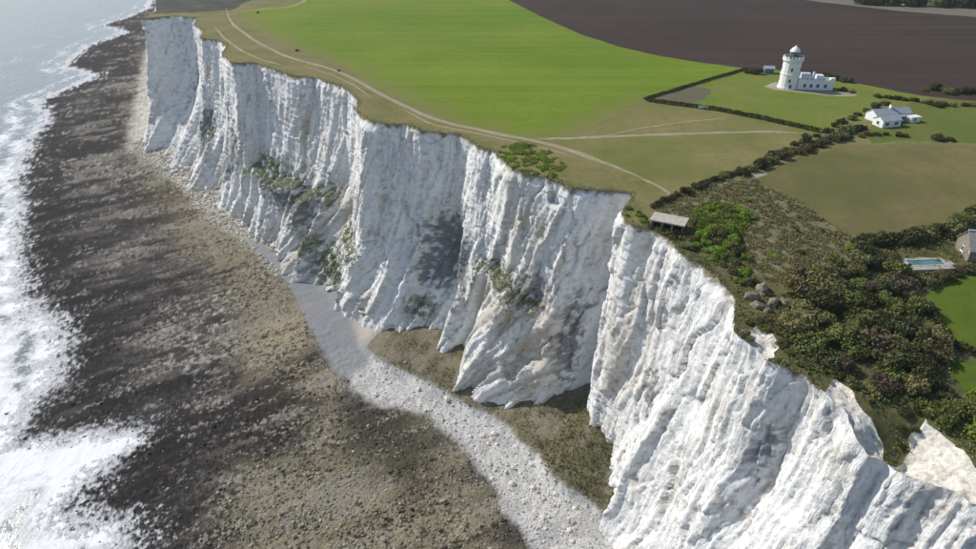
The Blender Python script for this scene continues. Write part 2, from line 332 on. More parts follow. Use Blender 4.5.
# ------------------------------------------------------------------ clifftop land, one conforming sheet split into fields
dry = 0
FIELDS = [   # name, polygon; the first that holds a point wins
 ('footpath', None),
 ('bare_chalk_rim', GL((926, 420), (945, 440), (976, 468), (1010, 490), (1030, 515), (1010, 530), (976, 510), (950, 496), (900, 480), (893, 468), (908, 447))),
 ('bare_chalk_rim', GL((846, 386), (836, 379), (822, 390), (838, 420), (846, 440), (866, 464), (889, 468), (882, 444), (866, 414))),
 ('bare_chalk_rim', GL((752, 326), (770, 334), (787, 347), (776, 352), (768, 368), (744, 350), (730, 338), (741, 334))),
 ('bare_soil', GL((648, 101), (690, 85), (714, 90), (706, 98), (690, 104), (660, 103))),
 ('lighthouse_forecourt', GL((764, 86), (775, 82), (800, 88), (836, 92), (860, 93), (856, 96), (830, 96), (795, 92), (775, 90))),
 ('lighthouse_grounds', GL((646, 101), (700, 84), (745, 70), (770, 68), (800, 75), (850, 82), (900, 92), (930, 97), (880, 109), (858, 121), (820, 132), (760, 119), (700, 109))),
 ('green_field', GL((236, 13), (262, 31), (300, 49), (340, 64), (372, 84), (420, 107), (470, 127), (520, 136.5), (550, 138), (582, 129), (612, 114), (645, 100), (700, 83), (745, 69),
                    (700, 62.5), (660, 56), (620, 47), (580, 34), (540, 16), (505, -2), (480, -14), (360, -14), (310, 1))),
 ('ploughed_field', GL((505, -2), (540, 16), (580, 34), (620, 47), (660, 56), (700, 62.5), (745, 68), (800, 76), (850, 83), (900, 93), (960, 100), (1100, 108), (1300, 60), (1180, 30), (976, 17), (900, 11), (820, 2), (740, -9), (600, -20), (480, -14))),
 ('stubble_strip', GL((740, -9), (820, 2), (900, 11), (976, 17), (1180, 30), (1250, 12), (1000, 4), (870, -5), (760, -16))),
 ('dry_pasture', GL((752, 176), (800, 157), (836, 148), (870, 144), (976, 146), (1060, 150), (1060, 190), (976, 213), (930, 228), (895, 238), (862, 238), (835, 226), (800, 203), (772, 190))),
 ('cottage_lawn', GL((866, 132), (884, 110), (932, 98), (1060, 106), (1060, 146), (976, 144), (905, 141), (870, 143))),
 ('garden_lawn', GL((921, 301), (936, 288), (956, 279), (1000, 271), (1060, 270), (1060, 380), (976, 353), (945, 341), (934, 322))),
 ('garden_lawn', GL((948, 372), (960, 362), (976, 362), (1040, 385), (1040, 420), (976, 397), (960, 388))),
 ('tussock_slope', GL((650, 208), (700, 188), (748, 176), (772, 190), (800, 203), (835, 226), (862, 240), (842, 268), (812, 280), (782, 282), (752, 276), (728, 268), (700, 235), (672, 226))),
 ('scrub_ground', GL((650, 232), (640, 222), (672, 226), (700, 235), (728, 268), (752, 276), (782, 282), (812, 280), (842, 268), (862, 240), (930, 228), (1060, 195), (1400, 200), (1400, 900), (1000, 900), (900, 560), (700, 360), (640, 240))),
 ('far_scrub', GL((150, -30), (150, 14), (200, 12), (232, 10), (245, 3), (262, -4), (300, -30))),
 ('meadow', GL((548, 140), (582, 130), (612, 115), (646, 101), (700, 109), (760, 119), (820, 132), (806, 140), (760, 160), (720, 178), (690, 192), (652, 207), (640, 196), (648, 181), (628, 172), (600, 160), (565, 147))),
]
def strip(pts, w):                             # a path of given width along survey points
    p = np.array(GL(*pts)); n = 60
    t = np.linspace(0, len(p) - 1, n); c = np.stack([np.interp(t, np.arange(len(p)), p[:, i]) for i in (0, 1)], 1)
    for _ in range(6): c[1:-1] = 0.25 * c[:-2] + 0.5 * c[1:-1] + 0.25 * c[2:]
    d = np.gradient(c, axis=0); d /= np.linalg.norm(d, axis=1)[:, None]; m = np.stack([-d[:, 1], d[:, 0]], 1)
    wl = 1.1 * w * (0.5 + 0.35 * noise(np.arange(n) * 0.4, w)); wr = 1.1 * w * (0.5 + 0.35 * noise(np.arange(n) * 0.4, w + 7))
    tp = np.clip(np.minimum(np.arange(n), n - 1 - np.arange(n)) / 7, 0.12, 1); wl = wl * tp; wr = wr * tp
    return np.concatenate([c + m * wl[:, None], (c - m * wr[:, None])[::-1]])
PATHS = [strip([(226, 8), (228, 14), (230, 24), (248, 36), (267, 48), (290, 59), (316, 64), (340, 71), (365, 85), (385, 97), (410, 108), (430, 119), (460, 126), (490, 132), (520, 138), (560, 146), (600, 160.5), (630, 173), (650, 181)], 2.1),
         strip([(528, 139), (560, 138.5), (600, 137), (660, 134.5), (720, 132.5), (770, 131.5), (803, 133)], 1.9),
         strip([(238, 12), (262, 9), (290, 7), (303, 2), (312, -6)], 2.6),
         strip([(214, 26), (224, 38), (240, 50), (262, 60), (285, 66)], 1.3), strip([(398, 106), (430, 124), (465, 131), (500, 138), (540, 147), (575, 157)], 0.8), strip([(300, 65), (330, 74), (352, 84), (372, 98)], 0.8),
         strip([(640, 178), (655, 184), (668, 192), (672, 200)], 0.9), strip([(600, 137), (640, 128), (690, 121), (730, 118)], 0.7)]
PADS = [('concrete_pad', GL((742, 175), (758, 171.5), (768, 174), (752, 179.5)))]
# outline of the land
land = np.concatenate([E2, [(3200, 3200), (3200, -150)]])
def densify(poly, step=3.0):
    out = []
    for i in range(len(poly)):
        a, b = np.array(poly[i - 1]), np.array(poly[i]); n = max(1, int(np.linalg.norm(b - a) / step))
        for j in range(n): out.append(a + (b - a) * j / n)
    return np.array(out)
def wavy(poly, amp, sc_):
    p = densify(poly); return p + amp * np.stack([noise(p[:, 0] / sc_, p[:, 1] / sc_, 1.3), noise(p[:, 0] / sc_, p[:, 1] / sc_, 9.7)], 1)
pts = []; edges = []
def add_loop(p, closed=True):
    b = len(pts); pts.extend([tuple(map(float, q_)) for q_ in p]); n = len(p)
    edges.extend([(b + i, b + (i + 1) % n) for i in range(n if closed else n - 1)])
add_loop(land)
polys = []
for nm, pl in FIELDS:
    if pl is None:
        for s_ in PATHS: polys.append(('footpath', s_)); add_loop(s_)
        for n2, p2 in PADS: polys.append((n2, np.array(p2))); add_loop(p2)
        continue
    sharp = nm in ('garden_lawn', 'ploughed_field', 'green_field', 'lighthouse_grounds', 'lighthouse_forecourt')
    w_ = wavy(pl, 0.5 if sharp else 1.6, 7.0) if nm != 'bare_chalk_rim' else wavy(wavy(densify(pl, 1.0), 1.6, 4.5), 0.8, 1.3); polys.append((nm, w_)); add_loop(w_)
gx, gy = [], []
for (x0, x1, y0, y1, st) in [(20, 200, 60, 215, 1.6), (-300, 420, 215, 640, 5.0), (54, 92, 68, 118, 0.7), (-20, 20, 170, 215, 2.5), (200, 420, 60, 215, 6.0), (-700, 3100, 640, 3100, 70), (420, 3100, -100, 640, 60), (100, 420, -100, 60, 8)]:
    a, b = np.meshgrid(np.arange(x0, x1, st), np.arange(y0, y1, st)); gx.append(a.ravel()); gy.append(b.ravel())
gx = np.concatenate(gx); gy = np.concatenate(gy); gx = gx + rng.uniform(-.3, .3, gx.shape); gy = gy + rng.uniform(-.3, .3, gy.shape)
ok = inside(gx, gy, land) & (polydist(gx, gy, E2[::3]) > 0.8)
pts.extend(zip(gx[ok].tolist(), gy[ok].tolist()))
cv, ce, cf, _, _, _ = geometry.delaunay_2d_cdt([Vector(p_) for p_ in pts], edges, [], 0, 1e-4)
V2 = np.array([(p_[0], p_[1]) for p_ in cv]); T = np.array([f for f in cf if len(f) == 3])
cen = V2[T].mean(1); keep = inside(cen[:, 0], cen[:, 1], land); T = T[keep]; cen = cen[keep]
cls = np.full(len(T), -1)
for i in range(len(polys) - 1, -1, -1):
    cls[inside(cen[:, 0], cen[:, 1], polys[i][1])] = i
names = sorted({n for n, _ in polys})
vz = H(V2[:, 0], V2[:, 1])
edge_d = polydist(V2[:, 0], V2[:, 1], E2[::4])
rough = np.zeros(len(V2))
scr = inside(V2[:, 0], V2[:, 1], [p for n, p in polys if n == 'scrub_ground'][0]) | inside(V2[:, 0], V2[:, 1], [p for n, p in polys if n == 'tussock_slope'][0])
rough[scr] = 0.7
rim = np.any([inside(V2[:, 0], V2[:, 1], p) for n, p in polys if n == 'bare_chalk_rim'], axis=0)
rimd = np.min([polydist(V2[:, 0], V2[:, 1], p, closed=True) for n, p in polys if n == 'bare_chalk_rim'], axis=0)
vz = vz + rim * sstep(0, 0.9, rimd) * sstep(0.1, 0.9, edge_d) * (1.8 * fbm(V2[:, 0] / 2.0, V2[:, 1] / 2.6, 3.1, o=4, gain=0.65) + 0.5 * ridge(V2[:, 0] / 5, V2[:, 1] / 5, 2.0) - 1.0)
vz = vz + sstep(0.5, 4, edge_d) * (rough * fbm(V2[:, 0] / 5, V2[:, 1] / 5, o=3) + 0.15 * noise(V2[:, 0] / 9, V2[:, 1] / 9))
V3 = np.c_[V2, vz]
GM = {
 'grass_verge': ground_mat('verge_grass', (0.20, 0.168, 0.07), (0.12, 0.132, 0.036), (0.23, 0.19, 0.10), 0.06, 0.5),
 'footpath': ground_mat('trodden_chalk_path', (0.34, 0.305, 0.21), (0.29, 0.255, 0.16), (0.21, 0.19, 0.09), 0.1, 0.7),
 'bare_chalk_rim': ground_mat('bare_chalk', (0.80, 0.77, 0.70), (0.74, 0.70, 0.61), (0.36, 0.32, 0.25), 0.35, 1.1, bs=0.9, bd=0.6),
 'bare_soil': ground_mat('bare_soil_patch', (0.12, 0.11, 0.07), (0.14, 0.12, 0.085), (0.09, 0.10, 0.04), 0.08, 0.6),
 'lighthouse_forecourt': ground_mat('gravel', (0.36, 0.32, 0.23), (0.30, 0.27, 0.18), (0.20, 0.20, 0.10), 0.1, 0.8),
 'lighthouse_grounds': ground_mat('rough_lawn', (0.125, 0.175, 0.022), (0.175, 0.185, 0.042), (0.11, 0.14, 0.028), 0.05, 0.5),
 'green_field': ground_mat('winter_wheat', (0.100, 0.172, 0.008), (0.158, 0.208, 0.020), (0.105, 0.155, 0.012), 0.011, 0.3, stripes=(R(-28), 7.0, (0.19, 0.245, 0.03), 0.4), bs=0.3),
 'ploughed_field': ground_mat('ploughed_soil', (0.043, 0.029, 0.023), (0.054, 0.037, 0.029), (0.033, 0.024, 0.020), 0.012, 0.5, stripes=(R(12), 3.2, (0.075, 0.055, 0.043), 0.6), bs=0.8),
 'stubble_strip': ground_mat('dry_stubble', (0.16, 0.145, 0.115), (0.13, 0.12, 0.09), (0.19, 0.17, 0.14), 0.02, 0.2),
 'dry_pasture': ground_mat('dry_pasture_grass', (0.175, 0.148, 0.06), (0.11, 0.115, 0.036), (0.125, 0.10, 0.058), 0.035, 0.35),
 'cottage_lawn': ground_mat('cottage_grass', (0.10, 0.135, 0.024), (0.135, 0.145, 0.035), (0.09, 0.105, 0.028), 0.06, 0.5),
 'garden_lawn': ground_mat('mown_lawn', (0.085, 0.125, 0.014), (0.105, 0.145, 0.018), (0.075, 0.105, 0.015), 0.06, 0.6, bs=0.2),
 'tussock_slope': ground_mat('tussock_grass', (0.20, 0.175, 0.095), (0.145, 0.14, 0.06), (0.27, 0.235, 0.15), 0.06, 0.6, bs=1.0, bd=0.6),
 'scrub_ground': ground_mat('scrub_floor', (0.115, 0.11, 0.045), (0.085, 0.09, 0.035), (0.18, 0.15, 0.085), 0.08, 0.5, bs=1.0, bd=0.6),
 'far_scrub': ground_mat('scrub_hillside', (0.10, 0.092, 0.07), (0.06, 0.06, 0.045), (0.035, 0.036, 0.03), 0.05, 0.2),
 'meadow': ground_mat('meadow_grass', (0.215, 0.185, 0.075), (0.13, 0.148, 0.034), (0.15, 0.13, 0.06), 0.035, 0.4),
 'concrete_pad': ground_mat('weathered_concrete', (0.40, 0.36, 0.28), (0.34, 0.30, 0.23), (0.27, 0.24, 0.18), 0.2, 0.9, bs=0.2),
}
margin = GL((236, 13), (262, 31), (300, 49), (340, 64), (372, 84), (420, 107), (470, 127), (520, 136.5), (550, 138), (582, 129), (612, 114), (645, 100))
mdist = np.clip(polydist(V2[:, 0], V2[:, 1], margin) / 40, 0, 1)
t = GM['green_field'].node_tree; b = t.nodes['Principled BSDF']; old = b.inputs['Base Color'].links[0].from_socket
sep = nd(t, 'ShaderNodeSeparateColor'); t.links.new(nd(t, 'ShaderNodeVertexColor', layer_name='Col').outputs['Color'], sep.inputs[0])
ad = nd(t, 'ShaderNodeMath', operation='ADD'); t.links.new(sep.outputs[0], ad.inputs[0]); t.links.new(ramp(t, ntex(t, 0.10, 6, rough=0.7), 0.25, 0.75, -0.28, 0.28), ad.inputs[1])
t.links.new(mixc(t, ramp(t, ad.outputs[0], 0.0, 0.45, 0.85, 0.0), old, (0.17, 0.175, 0.045)), b.inputs['Base Color'])
for nm in names + ['grass_verge']:
    m_ = (cls == -1) if nm == 'grass_verge' else np.isin(cls, [i for i, p in enumerate(polys) if p[0] == nm])
    if not m_.any(): continue
    vv, ff, cc = compact(V3, T[m_], mdist); o = mesh_from(nm, vv, ff, GM[nm], np.repeat(cc[:, None], 3, 1), smooth=nm != 'bare_chalk_rim'); tag(o, kind='structure')
land_names = polys

# ------------------------------------------------------------------ shore: rock platform, shingle, chalk scree and talus
WL = [(152, -4), (150, 8), (128, 17), (99, 26), (128, 32), (92, 44), (64, 66), (100, 75), (70, 88), (42, 100), (48, 120), (28, 145), (22, 168), (14, 180), (24, 205), (15, 225), (19, 250),
      (20, 282), (30, 300), (55, 318), (68, 345), (55, 385), (25, 420), (10, 432), (8, 450), (60, 443), (128, 435), (134, 447), (100, 475), (72, 500), (58, 514), (105, 521), (136, 534),
      (122, 549), (140, 610), (180, 720), (260, 900)]
WLw = np.array([(-1700, 3300), (-760, 1500)] + [S(a, b, 0) for a, b in WL] + [(60, -80), (160, -250)])
shore_poly = np.concatenate([WLw, [(3000, -300), (3000, 3300)]])
na, nr = 760, 640
ang = np.linspace(R(-58), R(50), na); dep = np.linspace(R(68), R(6.2), nr); rad = CAMZ / np.tan(dep)
A_, D_ = np.meshgrid(ang, rad, indexing='ij'); bx = D_ * np.sin(A_); by = D_ * np.cos(A_)
Fline = np.stack([np.interp(np.linspace(-3, 28, 420), kk, Fd[:, i]) for i in (0, 1)], 1); Fpar = np.linspace(-3, 28, 420)
Fclosed = np.concatenate([Fline, [(3200, 3200), (3200, -170)]])
fd, fk = polydist(bx, by, Fline, param=Fpar)
fin = inside(bx, by, Fclosed); fd = np.where(fin, -fd, fd)                      # metres seaward of the cliff foot
sd = polydist(bx, by, WLw); sd = np.where(inside(bx, by, shore_poly), sd, -sd)  # metres inland of the waterline
warp = fbm(bx / 12, by / 12, o=4)
# beds of the platform run out to sea
ca, sa = 0.83, 0.55
al, ac = bx * ca + by * sa, -bx * sa + by * ca
ac2 = ac + 10 * fbm(al / 60, ac / 40, o=3)
bands = fbm(al / 110, ac2 / 13, 2.2, o=4); bands2 = fbm(al / 20, ac2 / 4.6 + 0.8 * warp, 5.2, o=4, gain=0.6)
sm_ = fbm(bx / 2.6, by / 2.6, o=4, gain=0.7); sm2 = noise(bx / 0.9, by / 0.9, 3.3)
fs_ = fbm(bx / 1.3, by / 1.3, 31.7, o=3, gain=0.7); lo2 = fbm(bx / 30, by / 30, 41.7, o=3); lo2 = lo2 / lo2.std(); amp = 0.5 + 0.7 * sstep(-0.6, 1.0, lo2); fsn = fs_ / fs_.std() * amp; sn = sm_ / sm_.std() * (0.5 + 0.5 * amp); b2n = bands2 / bands2.std()
sdw = sd + 9 * bands + 5 * warp + 2.5 * sm_
shz = np.where(sdw < 0, 0.05 * sdw, 0.022 * np.minimum(sdw, 90)) + 0.22
plat_rough = sstep(6, 26, fd) * 1.0
shz = shz + (0.35 * bands + 0.5 * sm_ + 0.22 * sm2) * (0.35 + 0.65 * plat_rough)
tk = [-3, 4, 5, 6, 6.6, 7, 7.6, 8.2, 9, 9.8, 10.3, 10.7, 11.2, 12, 12.6, 13, 13.6, 15, 22]
th = np.interp(fk, tk, [6, 6, 5, 4, 5, 10, 17, 20, 21, 17, 13, 12, 13, 13, 12, 9, 4, 4, 4])
tw = np.interp(fk, tk, [10, 10, 9, 7, 6, 10, 16, 21, 25, 21, 15, 13, 17, 20, 20, 17, 8, 8, 9])
th = blur(th, 5); tw = blur(tw, 5)
tal_k = (fk > 6.75) & (fk < 13.1)
tal = np.clip(1 - (fd + 2.2 * warp + 1.2 * sm_) / tw, 0, 1.25)
shz = shz + th * np.where(tal_k, np.minimum(tal, 1.0) ** 0.85 + 0.25 * np.clip(tal - 1, 0, 1), tal ** 1.15) + tal * (1.0 * warp + 0.5 * sm_)
tal_grass = tal * ((fk > 6.75) & (fk < 13.1))
# colours of the shore, from the stone; far scree has block shadows painted in
BC = np.empty(bx.shape + (3,)); BC[:] = (0.15, 0.135, 0.12)
def bl(mask, col):
    global BC
    mask = np.clip(mask, 0, 1)[..., None]; BC = BC * (1 - mask) + np.array(col) * mask
midn = fbm(bx / 6, by / 6, 4.4, o=4, gain=0.6)
midn = midn / midn.std() * 0.25
bl(0.55 * sstep(0.0, 0.25, midn), (0.24, 0.225, 0.20)); bl(0.6 * sstep(0.0, 0.25, -midn), (0.075, 0.068, 0.06))
lowm = fbm(bx / 38, by / 38, 21.4, o=3); lowm = lowm / lowm.std()
bl(0.75 * sstep(0.9, 1.9, 0.45 * b2n + 0.6 * sn + 0.6 * fsn + 0.6 * lowm), (0.31, 0.295, 0.27)); bl(0.8 * sstep(0.3, 1.5, -b2n + 0.5 * fsn), (0.045, 0.04, 0.038))
lo3 = fbm(al / 45, ac2 / 16, 51.7, o=4, gain=0.55); lo3 = lo3 / lo3.std()
rel = sd / np.maximum(sd + np.maximum(fd, 0), 1)
def area(poly, soft, z=1.5, wv=5.0):
    p = np.array([S(a, b, z) for a, b in poly]); d = polydist(bx, by, p, closed=True); d = np.where(inside(bx, by, p), d, -d)
    return sstep(-soft, soft, d + wv * warp + 1.6 * sm_)
olive = area([(330, 395), (350, 420), (430, 425), (470, 470), (530, 560), (430, 640), (250, 600), (215, 520), (240, 460), (300, 440), (310, 400), (235, 350), (250, 300), (290, 300), (320, 340)], 16)
olive = np.maximum(olive, 0.75 * sstep(0.62, 0.95, rel + 0.18 * bands))
bl(0.9 * olive, (0.265, 0.235, 0.155))
tan = area([(245, 345), (300, 300), (325, 345), (345, 385), (300, 420), (250, 400)], 10)
bl(0.8 * tan, (0.33, 0.285, 0.195))
bl(0.7 * area([(150, 180), (200, 190), (250, 235), (290, 300), (240, 300), (190, 255), (150, 215)], 14), (0.25, 0.215, 0.14))
weed = sstep(0.02, 0.40, bands * 0.9 + bands2 * 0.5 + 1.0 * (0.52 - rel) + 0.15 * sm_ - 0.05 * lowm)
darkpoly = np.maximum.reduce([area([(0, 432), (120, 415), (230, 390), (320, 345), (335, 350), (300, 385), (330, 400), (300, 440), (200, 480), (120, 500), (110, 470), (150, 440), (60, 443)], 9),
                              area([(95, 20), (150, 8), (150, 40), (140, 80), (90, 78), (60, 68)], 25), area([(20, 150), (100, 90), (140, 100), (130, 150), (60, 190), (10, 220)], 25),
                              0.8 * area([(330, 395), (400, 410), (440, 440), (420, 500), (350, 470)], 8), 0.7 * area([(0, 230), (120, 190), (200, 190), (60, 290), (0, 290)], 18)])
weed = np.clip(np.maximum(weed * (1 - 0.75 * olive), darkpoly * sstep(-0.75, 0.15, bands2 + sm_ + 0.35)), 0, 1)
bl(0.90 * weed * sstep(1.9, 0.5, 0.7 * fsn + 0.5 * sn + 0.6 * b2n), (0.020, 0.017, 0.017))
bl(0.75 * sstep(1.0, 2.0, 0.5 * sn + 0.7 * fsn + 0.35 * b2n + 0.5 * lowm - 0.35 * weed) * (0.35 + 0.65 * sstep(0.2, 0.9, rel)), (0.36, 0.33, 0.27))
bl(0.8 * sstep(0.12, 0.40, -np.abs(fbm(bx / 9, by / 9, 6.6, o=3)) * 3 + 0.45 + 0.3 * sm_) * area([(160, 300), (235, 290), (240, 350), (200, 375), (150, 370)], 10), (0.42, 0.40, 0.34))
bl(0.85 * sstep(0.1, 1.0, -0.7 * fsn - 0.5 * sn + 0.2 * b2n - 0.1), (0.032, 0.028, 0.024))
bl(0.75 * sstep(0.5, 1.3, lo3 + 0.35 * fsn) * (1 - 0.7 * olive), (0.030, 0.027, 0.026)); bl(0.45 * sstep(0.7, 1.5, -lo3 + 0.3 * fsn) * sstep(0.15, 0.4, rel), (0.27, 0.25, 0.215))
wash = sstep(7, 0, sdw + 2.5 * sn + 1.5 * fsn); bl(0.8 * wash, (0.72, 0.73, 0.74))
shing = area([(238, 232), (262, 240), (300, 268), (345, 292), (386, 325), (392, 345), (372, 365), (352, 384), (332, 366), (312, 330), (288, 282), (262, 256)], 2.2, 3, 1.2)
bl(shing, (0.195, 0.20, 0.215)); bl(shing * 0.45 * sstep(-0.2, 1.0, b2n), (0.25, 0.25, 0.25)); bl(shing * 0.6 * area([(352, 300), (372, 312), (378, 340), (360, 345)], 4, 3, 2), (0.44, 0.36, 0.28))
scree = area([(340, 372), (360, 370), (380, 352), (400, 372), (450, 380), (560, 440), (640, 520), (720, 560), (700, 640), (580, 640), (545, 560), (520, 530), (492, 484), (464, 442), (428, 414), (366, 398)], 2.5, 3, 5.0)
scree = scree * (1 - sstep(0.06, 0.2, tal_grass)); scree = np.maximum(scree, (1 - sstep(6, 20, fd + 9 * warp)) * ((fk > 13.2) | (fk < 6.8)) * (1 - shing))
bl(scree, (0.50, 0.49, 0.475)); bl(scree * (fk > 15.5) * 0.8, (0.46, 0.42, 0.35)); bl(scree * (fk > 15.5) * 0.8 * sstep(0.0, 1.0, -sn), (0.17, 0.15, 0.12)); bl(scree * 0.65 * sstep(0.1, 1.2, 0.7 * sn + 5 * warp + 0.3 * b2n), (0.31, 0.305, 0.30)); bl(scree * 0.55 * sstep(0.2, 0.4, -sm_), (0.62, 0.60, 0.56))  # dark noise on the far scree paints shadows between its blocks
tg = np.clip(sstep(0.10, 0.22, tal_grass), 0, 1)
bl(tg, (0.19, 0.165, 0.12)); bl(tg * 0.85 * sstep(-0.1, 0.3, fbm(bx / 7, by / 7, 12.1, o=3) + 0.35 * (np.abs(fk - 7.6) < 0.7) + 0.1 * (fk > 10.3)), (0.13, 0.12, 0.06))
bl(tg * 0.6 * sstep(0.15, 0.4, sm_), (0.24, 0.22, 0.17))
ii = np.arange(na * nr).reshape(na, nr)
bq = np.stack([ii[:-1, :-1], ii[1:, :-1], ii[1:, 1:], ii[:-1, 1:]], -1).reshape(-1, 4)
fdc = fd.ravel()[bq].mean(1); shc = shz.ravel()[bq].max(1)
use = (fdc > -14) & (shc > -2.5)
zone = np.zeros(len(bq), int)
zone[(shing.ravel()[bq].mean(1) > 0.5)] = 1; zone[(scree.ravel()[bq].mean(1) > 0.5)] = 2; zone[(tg.ravel()[bq].mean(1) > 0.5)] = 3
BV = np.stack([bx, by, shz], -1).reshape(-1, 3); BCf = BC.reshape(-1, 3)
for zi, (nm, mt) in enumerate([('rocky_foreshore', attr_mat('platform_rock', 1.6, 0.45, 0.95, 0.9, 0.5, 0.05)), ('shingle_beach', attr_mat('wet_shingle', 2.0, 0.12, 0.8, 0.3, 0.2, 0.3)),
                               ('chalk_scree', attr_mat('chalk_scree', 1.3, 0.22, 0.95, 0.8, 0.4, 0.1)), ('grassy_talus', attr_mat('talus_soil', 1.2, 0.3, 0.95, 0.9, 0.5, 0.1))]):
    m_ = use & (zone == zi); vv, ff, cc = compact(BV, bq[m_], BCf); tag(mesh_from(nm, vv, ff, mt, cc, smooth=zi == 1), kind='structure')

# ------------------------------------------------------------------ sea
na2, nr2 = 420, 420
ang = np.linspace(R(-100), R(40), na2); rad = np.concatenate([CAMZ / np.tan(np.linspace(R(75), R(5), nr2 - 12)), np.geomspace(2100, 16000, 12)])
A2, D2 = np.meshgrid(ang, rad, indexing='ij'); wx = D2 * np.sin(A2); wy = D2 * np.cos(A2)
wd = polydist(wx, wy, WLw); win_ = inside(wx, wy, shore_poly); wd = np.where(win_, -wd, wd)     # metres out to sea
swell = 0.35 * noise((wx * 0.8 - wy * 0.3) / 16, wy / 60) * sstep(10, 60, wd) + 0.12 * noise(wx / 5, wy / 7)
wz_ = swell * (D2 < 1800) + 0.10 * sstep(-5, 10, wd) * fbm(wx / 3, wy / 3, o=2)
ii = np.arange(na2 * nr2).reshape(na2, nr2); sq = np.stack([ii[:-1, :-1], ii[1:, :-1], ii[1:, 1:], ii[:-1, 1:]], -1).reshape(-1, 4)
sq = sq[(wd.ravel()[sq].max(1) > -45)]
near = sstep(330, 230, D2)
wdn = wd + 14 * fbm(wx / 30, wy / 30, 3.3, o=4)
foam = (1 - sstep(18, 60, wdn)) * 0.95
breaker = sstep(0.3, 1.0, 0.5 + 0.5 * np.sin((wd + 16 * fbm(wx / 70, wy / 70, 1.1, o=3)) / 9.5)) * (1 - sstep(60, 190, wd)) * sstep(-0.35, 0.25, fbm(wx / 45, wy / 45, 7.1, o=3) + 0.2)
foam = foam * (0.6 + 0.4 * sstep(900, 350, D2)); foam = np.maximum(foam, (0.45 + 0.3 * sstep(800, 300, D2)) * breaker)
foam = np.clip(foam * (0.42 + 0.42 * sstep(-0.3, 0.3, fbm(wx / 14, wy / 14, 9.1, o=3)) + 0.2 * np.sin((wd + 9 * fbm(wx / 25, wy / 25, 2.1, o=3)) / 3.2)) + near * 0.12, 0, 1)
vv, ff, cc = compact(np.stack([wx, wy, wz_], -1).reshape(-1, 3), sq, np.repeat(foam.ravel()[:, None], 3, 1))
m, t, b = new_mat('sea_water', 0.22, 0.5)
fa = nd(t, 'ShaderNodeVertexColor', layer_name='Col').outputs['Color']
sep = nd(t, 'ShaderNodeSeparateColor'); t.links.new(fa, sep.inputs[0])
lace = ntex(t, 0.22, 9, (1, 1, 1), 0.78)
mth = nd(t, 'ShaderNodeMath', operation='ADD'); t.links.new(sep.outputs[0], mth.inputs[0]); t.links.new(ramp(t, lace, 0.2, 0.8, -0.55, 0.55), mth.inputs[1])
fm = ramp(t, mth.outputs[0], 0.30, 0.78)
t.links.new(mixc(t, fm, (0.17, 0.19, 0.20), (0.80, 0.81, 0.82)), b.inputs['Base Color'])
t.links.new(ramp(t, fm, 0, 1, 0.2, 0.9), b.inputs['Roughness'])
wave = ntex(t, 0.22, 7, (1.0, 0.45, 1), 0.6, rot=R(-25)); bump(t, b, wave, 0.55, 1.2)
tag(mesh_from('sea', vv, ff, m, cc, smooth=True), kind='structure')

# ------------------------------------------------------------------ plants
def leaf_cards(c, size, nrm_bias=None, r=None, tri=False):
    """one small bent leaf clump (quad) per centre"""
    r = r or rng; n = len(c); d = r.normal(size=(n, 3)); d /= np.linalg.norm(d, axis=1)[:, None]
    if nrm_bias is not None: d = d * 0.75 + nrm_bias; d /= np.linalg.norm(d, axis=1)[:, None] + 1e-9
    a = np.cross(d, r.normal(size=(n, 3))); a /= np.linalg.norm(a, axis=1)[:, None] + 1e-9; b = np.cross(d, a)
    s = np.asarray(size).reshape(-1, 1) * r.uniform(0.6, 1.3, (n, 1)); e = r.uniform(0.45, 0.9, (n, 1))
    V = np.stack([c - a * s, c + b * s * e + d * s * 0.2, c + a * s, c - b * s * e + d * s * 0.15], 1).reshape(-1, 3)
    return V, np.arange(4 * n).reshape(-1, 4)
def leaf_mat(name, c1, c2, c3):
    m, t, b = new_mat(name, 0.7, 0.2)
    vcol = nd(t, 'ShaderNodeVertexColor', layer_name='Col').outputs['Color']
    sep = nd(t, 'ShaderNodeSeparateColor'); t.links.new(vcol, sep.inputs[0])
    c = mixc(t, sep.outputs[0], c1, c2); c = mixc(t, ramp(t, sep.outputs[1], 0.72, 1.0, 0, 0.9), c, c3)
    oi = nd(t, 'ShaderNodeObjectInfo'); hs = nd(t, 'ShaderNodeHueSaturation'); t.links.new(c, hs.inputs['Color'])
    t.links.new(ramp(t, oi.outputs['Random'], 0, 1, 0.75, 1.25), hs.inputs['Value']); t.links.new(ramp(t, oi.outputs['Random'], 0, 1, 0.485, 0.51), hs.inputs['Hue'])
    t.links.new(hs.outputs[0], b.inputs['Base Color'])
    tr = nd(t, 'ShaderNodeBsdfTranslucent'); t.links.new(hs.outputs[0], tr.inputs['Color'])
    mx = nd(t, 'ShaderNodeMixShader'); mx.inputs[0].default_value = 0.22
    out = t.nodes['Material Output']; t.links.new(b.outputs[0], mx.inputs[1]); t.links.new(tr.outputs[0], mx.inputs[2]); t.links.new(mx.outputs[0], out.inputs['Surface'])
    return m
LEAF = {'dark': leaf_mat('dark_leaves', (0.05, 0.06, 0.0233), (0.0967, 0.1034, 0.0367), (0.1501, 0.1417, 0.0584)),
        'mid': leaf_mat('mid_green_leaves', (0.1042, 0.1293, 0.0375), (0.1771, 0.2042, 0.0542), (0.2501, 0.2501, 0.0834)),
        'bright': leaf_mat('bright_green_leaves', (0.1552, 0.2462, 0.0292), (0.2372, 0.3286, 0.0403), (0.292, 0.3467, 0.073)),
        'olive': leaf_mat('olive_leaves', (0.1456, 0.1397, 0.0544), (0.2233, 0.2039, 0.0815), (0.2911, 0.2523, 0.1263)),
        'brown': leaf_mat('brown_twigs', (0.0938, 0.0725, 0.05), (0.1438, 0.1125, 0.0775), (0.175, 0.1438, 0.0938))}
